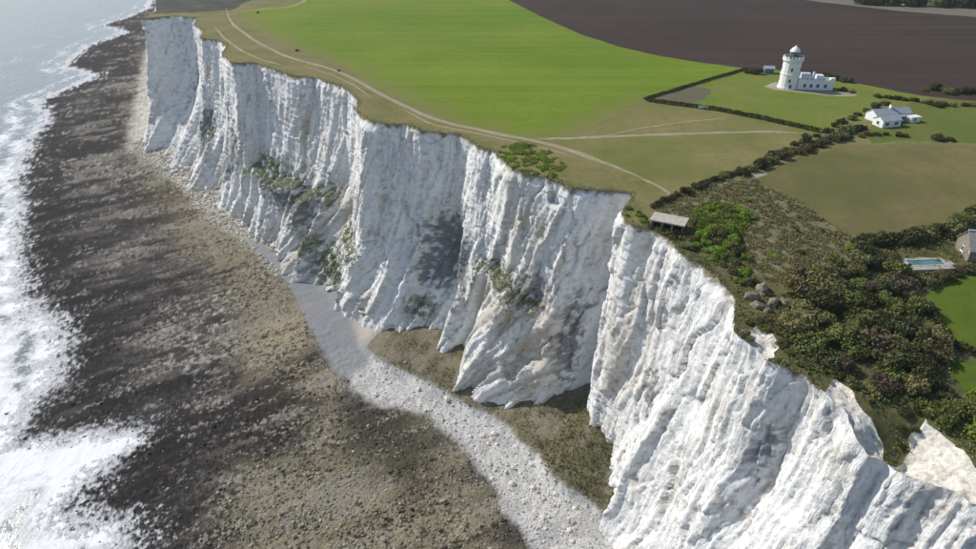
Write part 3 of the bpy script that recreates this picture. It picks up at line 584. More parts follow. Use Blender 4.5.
bark_m = plain('bark', (0.09, 0.07, 0.05), 0.9, 0.1, 0.3, 3)
def crown_mesh(name, seed, squash, nb, nl, leaf):
    r = np.random.default_rng(seed); cs = []; ns = []; cl = []
    ph = r.uniform(0, 6.28, nb); rr = np.sqrt(r.uniform(0, 1, nb)) * 0.72; hh = r.uniform(0.25, 0.72, nb) * (1.05 - 0.5 * rr ** 2)
    for i in range(nb):
        bc = np.array([rr[i] * math.cos(ph[i]), rr[i] * math.sin(ph[i]), hh[i] * squash]); br = r.uniform(0.20, 0.42)
        n = int(nl / nb * (br / 0.3) ** 1.5); d = r.normal(size=(n, 3)); d /= np.linalg.norm(d, axis=1)[:, None]
        cs.append(bc + d * br * np.array([1, 1, 0.85]) * r.uniform(0.7, 1.12, (n, 1))); ns.append(d)
        tone = r.uniform(0, 1); cl.append(np.clip(tone * 0.6 + r.uniform(0, 0.4, n), 0, 1))
    cs = np.concatenate(cs); ns = np.concatenate(ns); cl = np.concatenate(cl); cs[:, 2] = np.maximum(cs[:, 2], 0.03)
    V, Fc = leaf_cards(cs, leaf, ns * 0.8, r); k = np.stack([cl, r.uniform(0, 1, len(cl)), cl], 1)
    o = mesh_from(name, V, Fc, LEAF['dark'], np.repeat(k, 4, 0)); me = o.data; bpy.data.objects.remove(o); return me
def stem_mesh(name, seed, squash):
    r = random.Random(seed); bm = bmesh.new()
    for i in range(5):
        a = r.uniform(0, 6.28); top = Vector((0.4 * math.cos(a), 0.4 * math.sin(a), squash * r.uniform(0.45, 0.6))); base = Vector((0.06 * math.cos(a), 0.06 * math.sin(a), -0.05))
        for j, (p, rad_) in enumerate(((base, 0.045), (base.lerp(top, 0.5) + Vector((0, 0, 0.06)), 0.03), (top, 0.012))):
            vs = [bm.verts.new(p + Vector((rad_ * math.cos(t_), rad_ * math.sin(t_), 0))) for t_ in (0, 1.57, 3.14, 4.71)]
            if j:
                for q_ in range(4): bm.faces.new((pv[q_], pv[(q_ + 1) % 4], vs[(q_ + 1) % 4], vs[q_]))
            pv = vs
    me = bpy.data.meshes.new(name); bm.to_mesh(me); bm.free(); me.materials.append(bark_m); return me
CROWNS = [crown_mesh('crown', 20 + i, [0.95, 0.8, 1.05, 0.7, 0.9, 1.15, 0.6, 0.85][i], [16, 20, 14, 24, 18, 15, 26, 20][i], 1500, 0.085) for i in range(8)]
STEMS = [stem_mesh('stem', 60 + i, [0.95, 0.8, 1.05, 0.7, 0.9, 1.15, 0.6, 0.85][i]) for i in range(8)]
def ground_z(x, y): return float(H(x, y))
NSH = [0]
def shrub(x, y, r, kind, label, group, name='shrub', cat='shrub', hs=1.0, sink=0.15):
    i = NSH[0] % 8 if hs <= 1.2 else (0, 2, 5)[NSH[0] % 3]; NSH[0] += 1
    root = empty(name, (x, y, ground_z(x, y) - sink), random.uniform(0, 6.28)); s_ = r * random.uniform(0.92, 1.08)
    for nm, me, mt in (('crown', CROWNS[i], LEAF[kind]), ('stem', STEMS[i], None)):
        o = bpy.data.objects.new(nm, me); COL.objects.link(o); o.parent = root; o.scale = (s_ * random.uniform(.9, 1.1), s_ * random.uniform(.9, 1.1), s_ * hs)
        if mt: o.material_slots[0].link = 'OBJECT'; o.material_slots[0].material = mt
    return tag(root, label, cat, group)
ONES = 'first second third fourth fifth sixth seventh eighth ninth tenth eleventh twelfth thirteenth fourteenth fifteenth sixteenth seventeenth eighteenth nineteenth'.split()
TENS = {2: 'twent', 3: 'thirt', 4: 'fort', 5: 'fift', 6: 'sixt', 7: 'sevent', 8: 'eight', 9: 'ninet'}
def nth(n):
    if n < 20: return ONES[n - 1]
    if n >= 100: return 'hundred-and-' + nth(n - 100) if n > 100 else 'hundredth'
    t_, u_ = divmod(n, 10); return TENS[t_] + ('ieth' if u_ == 0 else 'y-' + ONES[u_ - 1])
KW = {'dark': 'dark green', 'mid': 'mid green', 'bright': 'bright green', 'olive': 'olive', 'brown': 'brown twiggy'}
def along(pts_px, n):
    p = np.array(GL(*pts_px)); l = np.r_[0, np.cumsum(np.linalg.norm(np.diff(p, axis=0), axis=1))]
    t_ = np.linspace(0, l[-1], n); return np.stack([np.interp(t_, l, p[:, i]) for i in (0, 1)], 1)
def row(pts_px, n, r0, r1, kinds, text, group, jit=1.0, hs=1.0):
    for i, (x, y) in enumerate(along(pts_px, n)):
        kd = random.choice(kinds)
        shrub(x + random.uniform(-jit, jit), y + random.uniform(-jit, jit), random.uniform(r0, r1), kd, f'{KW[kd]} shrub, {nth(i + 1)} {text}', group, hs=hs)
_ks = (kc > -2) & (kc < 15); EDGE_S = np.concatenate([E2[_ks][::7], [(400, 700), (500, -60)]])
def fill(poly_px, n, r0, r1, kinds, text, group, mind=0.62, hs=(0.8, 1.15), avoid=()):
    p = np.array(GL(*poly_px)); got = []; tries = 0
    while len(got) < n and tries < 9000:
        tries += 1
        x, y = random.uniform(p[:, 0].min(), p[:, 0].max()), random.uniform(p[:, 1].min(), p[:, 1].max())
        r = random.uniform(r0, r1)
        if not inside(np.array([x]), np.array([y]), p)[0]: continue
        if not inside(np.array([x]), np.array([y]), EDGE_S)[0] or polydist(np.array([x]), np.array([y]), EDGE_S[:-2])[0] < 0.5 * r: continue
        if any(math.hypot(x - a, y - b) < mind * (r + c) for a, b, c in got): continue
        got.append((x, y, r))
    got.sort(key=lambda g_: g_[0] / (g_[1] + 90))
    for i, (x, y, r) in enumerate(got):
        kd = random.choice(kinds); shrub(x, y, r, kd, f'{KW[kd]} {"large bush" if r > 2.6 else "bush"}, {nth(i + 1)} from the left {text}', group, hs=random.uniform(*hs))
row([(653, 207), (690, 191), (720, 178), (742, 172)], 16, 1.5, 2.1, ['dark', 'dark', 'mid'], 'from the bunker along the hedge', 'hedge shrubs between meadow and rough slope', 0.5)
row([(745, 176), (770, 162), (800, 151), (832, 141), (862, 129)], 18, 2.0, 3.3, ['dark', 'dark', 'mid', 'olive'], 'from the concrete pad towards the cottage', 'shrub belt beside the dry pasture', 1.2)
row([(775, 156), (806, 142), (835, 128), (862, 115), (884, 105)], 13, 1.6, 2.6, ['dark', 'dark', 'mid'], 'uphill in the back row below the lighthouse', 'back row of the shrub belt', 1.0)
row([(843, 138), (880, 135), (905, 136)], 8, 1.2, 1.9, ['dark', 'olive', 'mid'], 'from the left along the foot of the cottage lawn', 'low shrubs in front of the cottage', 0.6)
for px_, py_, r_, kd, lab in [(938, 140, 2.6, 'dark', 'dark rounded bush on the right side of the cottage lawn'), (950, 141, 1.8, 'dark', 'small dark bush just right of the rounded lawn bush'),
                              (748, 73, 2.6, 'dark', 'dark bush at the left end of the clump beside the lighthouse'), (756, 74, 3.0, 'dark', 'big dark bush left of the lighthouse shed'), (764, 72, 2.4, 'dark', 'dark bush touching the lighthouse shed'),
                              (812, 78, 2.6, 'dark', 'dark bush behind the lighthouse annexe, nearest the tower'), (824, 79, 3.0, 'dark', 'dark bush behind the middle of the lighthouse annexe'), (836, 80, 3.4, 'dark', 'large dark bush behind the annexe far end'), (846, 82, 3.2, 'dark', 'rounded dark bush right of the lighthouse annexe'),
                              (843, 91, 2.3, 'mid', 'mid green bush at the right end of the lighthouse annexe'), (852, 93, 1.9, 'olive', 'olive bush on the forecourt edge right of the annexe'),
                              (297, 51, 1.1, 'dark', 'lone dark bush beside the cliff path at the far field corner'), (339, 71, 1.0, 'dark', 'lone dark bush on the bend of the cliff path'), (258, 13, 1.4, 'dark', 'lone dark bush at the top edge of the green field'),
                              (936, 90, 3.3, 'dark', 'big dark bush on the ploughed field edge behind the cottage'), (925, 91, 2.0, 'mid', 'smaller bush left of the big ploughed field bush')]:
    x_, y_ = G(px_, py_); shrub(x_, y_, r_, kd, lab, None)
row([(878, 97), (905, 100), (930, 104)], 9, 1.4, 2.0, ['dark', 'mid'], 'from the left in the hedge behind the cottage', 'hedge behind the cottage', 0.5)
row([(952, 94), (976, 93), (1010, 96)], 7, 2.4, 3.4, ['dark', 'dark', 'mid'], 'from the left along the ploughed field edge', 'field-edge bushes at right', 1.0)
row([(935, 106), (976, 106), (1010, 108)], 9, 1.6, 2.4, ['dark', 'mid', 'olive'], 'from the left in the row above the cottage lawn', 'row above the cottage lawn', 0.8)
row([(862, 4), (900, 6), (940, 6.5), (976, 8)], 12, 6.0, 8.5, ['dark', 'dark', 'mid'], 'from the left in the far tree line', 'far trees beyond the ploughed field', 3.0, hs=1.25)
row([(862, 244), (900, 242), (930, 237), (958, 228)], 13, 2.4, 3.3, ['dark', 'dark', 'olive'], 'from the left in the tall hedge behind the pool', 'tall hedge behind the pool', 0.6, hs=1.15)
row([(950, 228), (976, 214), (1010, 205)], 8, 2.4, 3.2, ['dark', 'mid'], 'in the hedge behind the grey-roofed house', 'hedge behind the grey-roofed house', 0.6)
row([(898, 276), (912, 281), (926, 284)], 6, 1.2, 1.8, ['dark', 'olive', 'brown'], 'from the left below the pool', 'bushes in front of the pool', 0.5)
row([(938, 277), (955, 274), (976, 270)], 6, 1.5, 2.1, ['dark', 'brown', 'olive'], 'from the left above the garden lawn', 'bushes between terrace and lawn', 0.5)
fill([(800, 275), (830, 262), (862, 246), (896, 252), (902, 275), (922, 304), (934, 330), (946, 348), (955, 360), (942, 372), (935, 392), (925, 405), (900, 402), (860, 378), (820, 362), (795, 345), (785, 312)], 54, 2.3, 4.8, ['dark', 'dark', 'dark', 'mid', 'mid', 'olive', 'olive', 'brown'],
     'in the thicket below the garden', 'thicket below the garden', 0.5)
fill([(925, 410), (945, 385), (976, 395), (1010, 410), (1040, 480), (1000, 470), (960, 440)], 15, 2.0, 3.6, ['mid', 'mid', 'dark', 'bright'], 'in the bushes above the bare chalk spur', 'bushes above the chalk spur', 0.5)
fill([(893, 428), (905, 408), (925, 402), (925, 418), (905, 445), (893, 452)], 5, 1.0, 1.7, ['dark', 'dark'], 'in the gully beside the chalk spur', 'gully bushes', 0.6)
fill([(690, 222), (700, 205), (735, 206), (748, 222), (738, 238), (712, 236)], 17, 1.4, 2.6, ['bright', 'bright', 'mid'], 'in the vivid clump beside the bunker', 'vivid green bushes beside the bunker', 0.5)
fill([(682, 246), (695, 236), (735, 240), (752, 262), (752, 284), (738, 290), (722, 274), (700, 258)], 24, 1.3, 2.3, ['dark', 'mid', 'bright', 'bright'], 'in the cliff-edge scrub below the bunker', 'cliff-edge scrub below the bunker', 0.5)
fill([(640, 222), (655, 224), (680, 234), (684, 246), (668, 236), (648, 228)], 9, 0.9, 1.4, ['mid', 'dark', 'olive'], 'on the cliff lip under the bunker', 'lip bushes under the bunker', 0.6)
fill([(744, 322), (760, 316), (790, 318), (800, 350), (845, 372), (880, 396), (870, 404), (838, 376), (800, 366), (780, 345), (756, 326)], 30, 1.0, 2.0, ['olive', 'mid', 'dark', 'olive'], 'along the low scrub above the cliff edge', 'low scrub along the cliff edge', 0.55, (0.6, 0.9))
fill([(738, 334), (744, 326), (752, 344), (744, 345)], 3, 0.9, 1.2, ['olive', 'mid'], 'on the ledge by the chalk tongue', 'ledge bushes', 0.5)
fill([(700, 204), (745, 182), (790, 205), (838, 240), (820, 272), (780, 274), (745, 258)], 10, 0.8, 1.6, ['olive', 'mid', 'bright', 'dark'], 'scattered over the rough slope', 'bushes scattered on the tussock slope', 1.5)
tgi = np.where((tg.ravel() > 0.9) & (BV[:, 1] < 260) & (BV[:, 1] > 120) & (tal.ravel() > 0.3))[0]; tgi = rng.choice(tgi, 16, replace=False); tgi = tgi[np.argsort(BV[tgi, 0] / (BV[tgi, 1] + 84))]
for j, c in enumerate(tgi):
    o = shrub(BV[c, 0], BV[c, 1], random.uniform(1.0, 2.0), ('olive', 'mid', 'dark')[j % 3], f'{("olive", "mid green", "dark green")[j % 3]} bush, {nth(j + 1)} from the left on the slope below the cliff', 'bushes on the fallen slope'); o.location.z = BV[c, 2] - 0.2
x_, y_ = G(817, 297); shrub(x_, y_, 2.3, 'bright', 'yellow green rounded bush at the top of the dark thicket', None)
x_, y_ = G(848, 250); shrub(x_, y_, 1.9, 'bright', 'bright green bush at the lower corner of the dry pasture', None)
fill([(505, 166), (500, 150), (520, 143), (545, 150), (560, 166), (548, 176), (525, 172)], 12, 1.2, 2.2, ['bright'], 'in the bright patch below the cliff path', 'bright green patch on the cliff lip', 0.5, (0.45, 0.65))
fill([(622, 216), (626, 207), (640, 208), (648, 222), (635, 224)], 7, 0.8, 1.3, ['bright', 'mid'], 'on the grassy lip left of the bunker', 'lip bushes left of the bunker', 0.6)

def hedge(pts_px, w, h, kind, label, name='hedge', step=0.35):
    pl = along(pts_px, 200); L = np.linalg.norm(np.diff(pl, axis=0), axis=1).sum(); n = int(L * (2 * h + w) * 14)
    t_ = rng.uniform(0, 199, n); c = np.stack([np.interp(t_, np.arange(200), pl[:, i]) for i in (0, 1)], 1)
    d = np.gradient(pl, axis=0); d /= np.linalg.norm(d, axis=1)[:, None]; dd = d[t_.astype(int)]
    th_ = rng.uniform(0, math.pi, n); off = np.cos(th_) * w / 2; hz = np.abs(np.sin(th_)) ** 0.6 * h * (1 + 0.22 * noise(c[:, 0] / 2, c[:, 1] / 2)) * rng.uniform(0.55, 1.05, n)
    c = c + np.stack([-dd[:, 1], dd[:, 0]], 1) * off[:, None]
    o3 = G(*pts_px[len(pts_px) // 2]); root = empty(name, (o3[0], o3[1], ground_z(*o3)))
    p = np.c_[c, H(c[:, 0], c[:, 1]) + hz] - np.array(root.location)
    V_, F_ = leaf_cards(p, 0.28); cl = np.clip(0.5 + 0.6 * noise(c[:, 0] / 2.5, c[:, 1] / 2.5, 5.5) + rng.uniform(-.2, .2, n), 0, 1)
    mesh_from('foliage', V_, F_, LEAF[kind], np.repeat(np.stack([cl, rng.uniform(0, 1, n), cl], 1), 4, 0), parent=root)
    bm = bmesh.new()
    for i in range(0, 200, max(1, int(200 / max(L / 1.2, 2)))):
        x, y = pl[i]; z = ground_z(x, y)
        bmesh.ops.create_cone(bm, segments=5, radius1=0.06, radius2=0.03, depth=h * 0.8, matrix=Matrix.Translation(Vector((x, y, z + h * 0.35)) - root.location))
    me = bpy.data.meshes.new('stems'); bm.to_mesh(me); bm.free(); me.materials.append(bark_m)
    o = bpy.data.objects.new('stems', me); COL.objects.link(o); o.parent = root
    return tag(root, label, 'hedge')
hedge([(646, 101), (690, 107), (720, 111), (760, 119), (820, 132)], 2.0, 1.5, 'dark', 'long low dark hedge between the meadow and the lighthouse grounds')
hedge([(644, 100), (690, 86), (720, 77), (748, 69)], 1.3, 1.1, 'dark', 'thin dark hedge between the green field and the lighthouse grounds')
hedge([(930, 290), (936, 285), (946, 281), (955, 280)], 1.4, 1.2, 'dark', 'short curved clipped hedge at the top of the garden lawn')
hedge([(928, 305), (938, 327), (946, 343), (976, 356), (1010, 370)], 1.6, 1.6, 'dark', 'dark hedge curving along the lower edge of the garden lawn')

# ground cover nobody could count
def cover(name, xs, ys, zs, size, mat, label, cat, tone=None, lift=0.6):
    n = len(xs); c = np.c_[xs, ys, zs + rng.uniform(0.05, lift, n)]; V_, F_ = leaf_cards(c, size, np.array([0, 0, 0.4]))
    cl = tone if tone is not None else rng.uniform(0, 1, n)
    return tag(mesh_from(name, V_, F_, mat, np.repeat(np.stack([np.clip(cl, 0, 1), rng.uniform(0, 1, n), cl], 1), 4, 0)), label, cat, kind='stuff')
def scatter(poly, n, thresh, scale, seed):
    p = np.array(poly); x = rng.uniform(p[:, 0].min(), min(p[:, 0].max(), 150), n); y = rng.uniform(max(p[:, 1].min(), 55), p[:, 1].max(), n)
    k = inside(x, y, p) & inside(x, y, EDGE_S) & ~np.any([inside(x, y, q_) for n_, q_ in polys if n_ in ('bare_chalk_rim', 'garden_lawn')], axis=0) & (fbm(x / scale, y / scale, seed, o=3) > thresh); return x[k], y[k]
scp = [p for n, p in polys if n == 'scrub_ground'][0]; tsp = [p for n, p in polys if n == 'tussock_slope'][0]
x_, y_ = scatter(scp, 90000, 0.02, 4.0, 3.3); cover('undergrowth', x_, y_, H(x_, y_), 0.24, LEAF['mid'], 'tangled low green undergrowth between the bushes on the clifftop', 'undergrowth', 0.5 + 0.7 * noise(x_ / 6, y_ / 6, 2.2), 0.9)
x_, y_ = scatter(GL((500, 166), (498, 148), (520, 142), (548, 149), (566, 166), (552, 180), (522, 175)), 22000, 0.0, 4, 8.3); cover('low_ivy', x_, y_, H(x_, y_), 0.24, LEAF['bright'], 'bright green low creeper on the cliff lip below the path', 'creeper', 0.5 + 0.8 * noise(x_ / 4, y_ / 4, 2.2), 0.5)
x_, y_ = scatter(GL((690, 226), (698, 204), (738, 205), (750, 224), (738, 240), (712, 238)), 12000, -0.15, 4, 8.3); cover('bramble_cover', x_, y_, H(x_, y_), 0.26, LEAF['bright'], 'vivid green brambles spreading between the bushes beside the bunker', 'brambles', 0.5 + 0.8 * noise(x_ / 4, y_ / 4, 2.2), 0.8)
x_, y_ = scatter(tsp, 60000, -0.1, 2.5, 5.3); cover('tussock_grass', x_, y_, H(x_, y_), 0.22, LEAF['olive'], 'dry tussock grass on the rough slope beside the pasture', 'grass', 0.6 + 0.7 * noise(x_ / 3, y_ / 3, 2.2), 0.6)
vr = tg.ravel() * (BV[:, 1] < 300) * (BV[:, 1] > 100); ci = rng.choice(len(vr), 42000, p=vr / vr.sum()); nz = fbm(BV[ci, 0] / 7, BV[ci, 1] / 7, 12.1, o=3) + 0.35 * (np.abs(fk.ravel()[ci] - 7.6) < 0.7)
ci = ci[nz > 0.0]; tn_ = 0.5 + 0.8 * noise(BV[ci, 0] / 4, BV[ci, 1] / 4, 1.2)
cover('talus_vegetation', BV[ci, 0] + rng.uniform(-.3, .3, len(ci)), BV[ci, 1] + rng.uniform(-.3, .3, len(ci)), BV[ci, 2], 0.30, LEAF['brown'], 'rough grass and weeds growing on the fallen slope below the cliff', 'vegetation', tn_, 0.8)
gi = ci[(np.abs(fk.ravel()[ci] - 7.5) < 0.75) | (noise(BV[ci, 0] / 8, BV[ci, 1] / 8, 7.7) > 0.45)]
cover('talus_scrub', BV[gi, 0] + rng.uniform(-.5, .5, len(gi)), BV[gi, 1] + rng.uniform(-.5, .5, len(gi)), BV[gi, 2], 0.34, LEAF['mid'], 'green scrub in the corner of the fallen slope against the cliff', 'scrub', None, 1.8)
pv_ = (veg * (veg > 0.25)).ravel(); pi = rng.choice(len(pv_), 16000, p=pv_ / pv_.sum()); pp = P3.reshape(-1, 3)[pi]
cover('cliff_ledge_plants', pp[:, 0], pp[:, 1], pp[:, 2], 0.30, LEAF['mid'], 'weeds clinging to the ledges of the chalk cliff', 'plants', None, 0.7)
ed = np.repeat(np.arange(NC), 6); ed = ed[(kc[ed] > -0.5) & (kc[ed] < 22.5) & ~((kc[ed] > 0.3) & (kc[ed] < 4.1)) & ~((kc[ed] > 5.1) & (kc[ed] < 5.9))]; t_ = rng.uniform(-0.3, 1.6, len(ed)); ep = E2[ed] - nrm[ed] * t_[:, None] + rng.uniform(-.3, .3, (len(ed), 2))
cover('cliff_edge_turf', ep[:, 0], ep[:, 1], H(ep[:, 0], ep[:, 1]) - 0.25, 0.26, LEAF['olive'], 'ragged overhanging turf along the lip of the cliff', 'turf', None, 0.4)

# ------------------------------------------------------------------ stones
def rock_proto(seed, sub=1):
    bm = bmesh.new(); bmesh.ops.create_icosphere(bm, subdivisions=sub, radius=1.0); r = random.Random(seed)
    for v_ in bm.verts: v_.co = Vector((v_.co.x * r.uniform(.75, 1.2), v_.co.y * r.uniform(.7, 1.1), v_.co.z * r.uniform(.5, .85)))
    me = bpy.data.meshes.new('rock'); bm.to_mesh(me); bm.free()
    V_ = np.array([v_.co[:] for v_ in me.vertices]); F_ = np.array([p.vertices[:] for p in me.polygons]); return me, V_, F_
PROT = [rock_proto(i) for i in range(6)]
def stones(name, pos, rad_, cols, mat, label, cat):
    Vs, Fs, Cs, b0 = [], [], [], 0
    for k in range(6):
        sel = np.arange(len(pos)) % 6 == k; _, V_, F_ = PROT[k]; n = sel.sum(); a = rng.uniform(0, 6.28, n); ca_, sa_ = np.cos(a)[:, None], np.sin(a)[:, None]
        x = V_[None, :, 0] * ca_ - V_[None, :, 1] * sa_; y = V_[None, :, 0] * sa_ + V_[None, :, 1] * ca_; z = np.repeat(V_[None, :, 2], n, 0)
        Q = np.stack([x, y, z], -1) * rad_[sel][:, None, None] + pos[sel][:, None, :]
        Vs.append(Q.reshape(-1, 3)); Fs.append((F_[None] + (np.arange(n) * len(V_))[:, None, None]).reshape(-1, 3) + b0); Cs.append(np.repeat(cols[sel], len(V_), 0)); b0 += n * len(V_)
    return tag(mesh_from(name, np.concatenate(Vs), np.concatenate(Fs), mat, np.concatenate(Cs)), label, cat, kind='stuff')
stone_m = attr_mat('loose_stone', 2.2, 0.25, 0.95, 0.5, 0.2, 0.06)
rD = D_.ravel(); cell = rD ** 2.2
ground_ok = (shz.ravel() > 0.05) & (fd.ravel() > 1) & (rD < 520) & (np.abs(A_.ravel()) < R(45))
pw = ground_ok * (1 - shing.ravel()) * (1 - scree.ravel()) * (1 - np.clip(tal_grass.ravel() * 3, 0, 1)) * sstep(-0.5, 0.6, bands2.ravel() + sm_.ravel())
pw = pw * (0.25 + olive.ravel()); ci = rng.choice(len(pw), 9000, p=pw / pw.sum()); rr_ = rng.uniform(0.18, 0.48, len(ci)) * (1 + 0.8 * (rng.uniform(0, 1, len(ci)) > 0.88))
rc = BCf[ci] * rng.uniform(0.55, 1.5, (len(ci), 1)); pal = rng.uniform(0, 1, len(ci)) > 0.86; rc[pal] = np.array((0.36, 0.33, 0.28)) * rng.uniform(0.7, 1.2, (pal.sum(), 1))
stones('foreshore_boulders', BV[ci] + np.c_[rng.uniform(-.4, .4, (len(ci), 2)), np.zeros(len(ci))], rr_, np.clip(rc, 0, .6), stone_m, 'weed-stained boulders strewn over the rocky foreshore', 'boulders')
pw = ground_ok * scree.ravel() * (1 - np.clip(tg.ravel() * 2, 0, 1)) * (shz.ravel() < 20); ci = rng.choice(len(pw), 6500, p=pw / pw.sum()); rr_ = rng.uniform(0.12, 0.34, len(ci)) * (1 + 1.3 * (rng.uniform(0, 1, len(ci)) > 0.92))
stones('chalk_rubble', BV[ci] + np.c_[rng.uniform(-.4, .4, (len(ci), 2)), np.zeros(len(ci))], rr_, np.clip(np.array((0.54, 0.52, 0.48)) * rng.uniform(0.5, 1.15, (len(ci), 1)), 0, .8), stone_m, 'white and grey chalk rubble spread along the foot of the cliff', 'rubble')
pw = (shz.ravel() > 0) * scree.ravel() * (fk.ravel() > 15) * (fk.ravel() < 22.5) * (fd.ravel() > 0); ci = rng.choice(len(pw), 3000, p=pw / pw.sum())
stones('fallen_chalk_blocks', BV[ci] + np.c_[rng.uniform(-1, 1, (len(ci), 2)), np.zeros(len(ci))], rng.uniform(0.35, 1.2, len(ci)), np.array((0.52, 0.48, 0.40)) * rng.uniform(0.55, 1.2, (len(ci), 1)), stone_m, 'fallen chalk blocks heaped along the foot of the far cliff', 'blocks')
def boulder_group(mask, n, r0, r1, text, group):
    pw = ground_ok * mask; ci = rng.choice(len(pw), n, p=pw / pw.sum(), replace=False); ci = ci[np.argsort(BV[ci, 0] / (BV[ci, 1] + 84))]
    for j, c in enumerate(ci):
        o = bpy.data.objects.new('chalk_boulder', BOULD[j % 4]); COL.objects.link(o); s_ = random.uniform(r0, r1); o.location = BV[c] + np.array((0, 0, 0.15 * s_)); o.scale = (s_, s_ * random.uniform(.7, 1), s_ * random.uniform(.7, 1)); o.rotation_euler = (random.uniform(-.3, .3), random.uniform(-.3, .3), random.uniform(0, 6.28))
        tag(o, f'pale chalk boulder, {nth(j + 1)} from the left {text}', 'boulder', group)
bould_m = plain('chalk_boulder', (0.60, 0.57, 0.51), 0.95, 0.1, 0.25, 1.2)
BOULD = []
for i in range(4):
    me, V_, F_ = rock_proto(30 + i, 2); nz = fbm(V_[:, 0] * 1.3 + i * 9, V_[:, 1] * 1.3, V_[:, 2] * 1.3, o=2) ; V_ = V_ * (1 + 0.35 * nz)[:, None]
    me.vertices.foreach_set('co', V_.astype(np.float32).ravel()); me.materials.append(bould_m); BOULD.append(me)
out_m = plain('lichened_rock', (0.21, 0.18, 0.135), 0.95, 0.1, 0.4, 0.9)
for j, (px_, py_, r_) in enumerate([(752, 298, 2.6), (762, 290, 2.9), (757, 307, 2.2), (773, 304, 2.4), (784, 303, 1.9), (768, 312, 1.7)]):
    x_, y_ = G(px_, py_); o = bpy.data.objects.new('rock_outcrop', BOULD[j % 4]); COL.objects.link(o); o.location = (x_, y_, ground_z(x_, y_) + 0.2); o.scale = (r_ * .75, r_ * .55, r_ * .8); o.rotation_euler = (0.2, 0.1, j * 1.3)
    o.material_slots[0].link = 'OBJECT'; o.material_slots[0].material = out_m; tag(o, f'grey-brown rock, {nth(j + 1)} in the outcrop above the bare chalk tongue', 'rock', 'rocks of the clifftop outcrop')
boulder_group((1 - sstep(2, 16, fd.ravel())) * (fk.ravel() > 16.5) * (fk.ravel() < 22), 46, 1.2, 2.8, 'among the rubble below the far cliff', 'boulders below the far cliff')
boulder_group((1 - sstep(1, 7, fd.ravel())) * (fk.ravel() > 13.4) * (fk.ravel() < 16.5), 24, 0.9, 2.0, 'along the back of the shingle beach', 'boulders behind the shingle beach')
boulder_group(scree.ravel() * (tg.ravel() < 0.1) * (fk.ravel() > 5.5) * (fk.ravel() < 12.5) * (fd.ravel() > 14), 30, 0.7, 1.3, 'on the white scree below the grassy slope', 'boulders on the white scree')

# ------------------------------------------------------------------ buildings and other built things
def part(name, bm, mat, parent):
    me = bpy.data.meshes.new(name); bmesh.ops.recalc_face_normals(bm, faces=bm.faces); bm.to_mesh(me); bm.free(); me.materials.append(mat)
    o = bpy.data.objects.new(name, me); COL.objects.link(o); o.parent = parent; return o
def bx_(bm, x0, x1, y0, y1, z0_, z1):
    vs = [bm.verts.new((x, y, z)) for z in (z0_, z1) for x, y in ((x0, y0), (x1, y0), (x1, y1), (x0, y1))]
    for f in ((0, 3, 2, 1), (4, 5, 6, 7), (0, 1, 5, 4), (1, 2, 6, 5), (2, 3, 7, 6), (3, 0, 4, 7)): bm.faces.new([vs[i] for i in f])
def box(name, x0, x1, y0, y1, z0_, z1, mat, parent, bevel=0.0):
    bm = bmesh.new(); bx_(bm, x0, x1, y0, y1, z0_, z1)
    if bevel: bmesh.ops.bevel(bm, geom=bm.edges[:], offset=bevel, segments=1, affect='EDGES')
    return part(name, bm, mat, parent)
def prism(name, prof, n, mat, parent, rot0=0.0, smooth=False):     # lathe of (radius, height)
    bm = bmesh.new(); rings = []
    for r, z in prof:
        rings.append([bm.verts.new((r * math.cos(rot0 + 2 * math.pi * i / n), r * math.sin(rot0 + 2 * math.pi * i / n), z)) for i in range(n)] if r > 1e-4 else [bm.verts.new((0, 0, z))])
    for a, b in zip(rings[:-1], rings[1:]):
        for i in range(n):
            j = (i + 1) % n
            if len(a) == 1 and len(b) == 1: continue
            if len(a) == 1: bm.faces.new((a[0], b[i], b[j]))
            elif len(b) == 1: bm.faces.new((a[i], a[j], b[0]))
            else: bm.faces.new((a[i], a[j], b[j], b[i]))
    if len(rings[0]) > 1: bm.faces.new(rings[0][::-1])
    if len(rings[-1]) > 1: bm.faces.new(rings[-1])
    o = part(name, bm, mat, parent)
    if smooth:
        for p in o.data.polygons: p.use_smooth = True
    return o
def gable(name, x0, x1, y0, y1, z0_, rise, mat, parent, along_x=True, over=0.3, th_=0.18):
    bm = bmesh.new()
    if along_x:
        ym = (y0 + y1) / 2; pr = [(y0 - over, z0_ - over * rise / ((y1 - y0) / 2)), (ym, z0_ + rise), (y1 + over, z0_ - over * rise / ((y1 - y0) / 2))]
        mk = lambda u, p: (u, p[0], p[1]); u0, u1 = x0 - over, x1 + over
    else:
        xm = (x0 + x1) / 2; pr = [(x0 - over, z0_ - over * rise / ((x1 - x0) / 2)), (xm, z0_ + rise), (x1 + over, z0_ - over * rise / ((x1 - x0) / 2))]
        mk = lambda u, p: (p[0], u, p[1]); u0, u1 = y0 - over, y1 + over
    lo = [[bm.verts.new(mk(u, p)) for p in pr] for u in (u0, u1)]; hi = [[bm.verts.new(mk(u, (p[0], p[1] + th_))) for p in pr] for u in (u0, u1)]
    for i in (0, 1):
        bm.faces.new((hi[0][i], hi[0][i + 1], hi[1][i + 1], hi[1][i])); bm.faces.new((lo[0][i], lo[1][i], lo[1][i + 1], lo[0][i + 1]))
        for e in (0, 1): bm.faces.new((lo[e][i], lo[e][i + 1], hi[e][i + 1], hi[e][i]))
    bm.faces.new((lo[0][0], hi[0][0], hi[1][0], lo[1][0])); bm.faces.new((lo[0][2], lo[1][2], hi[1][2], hi[0][2]))
    return part(name, bm, mat, parent)
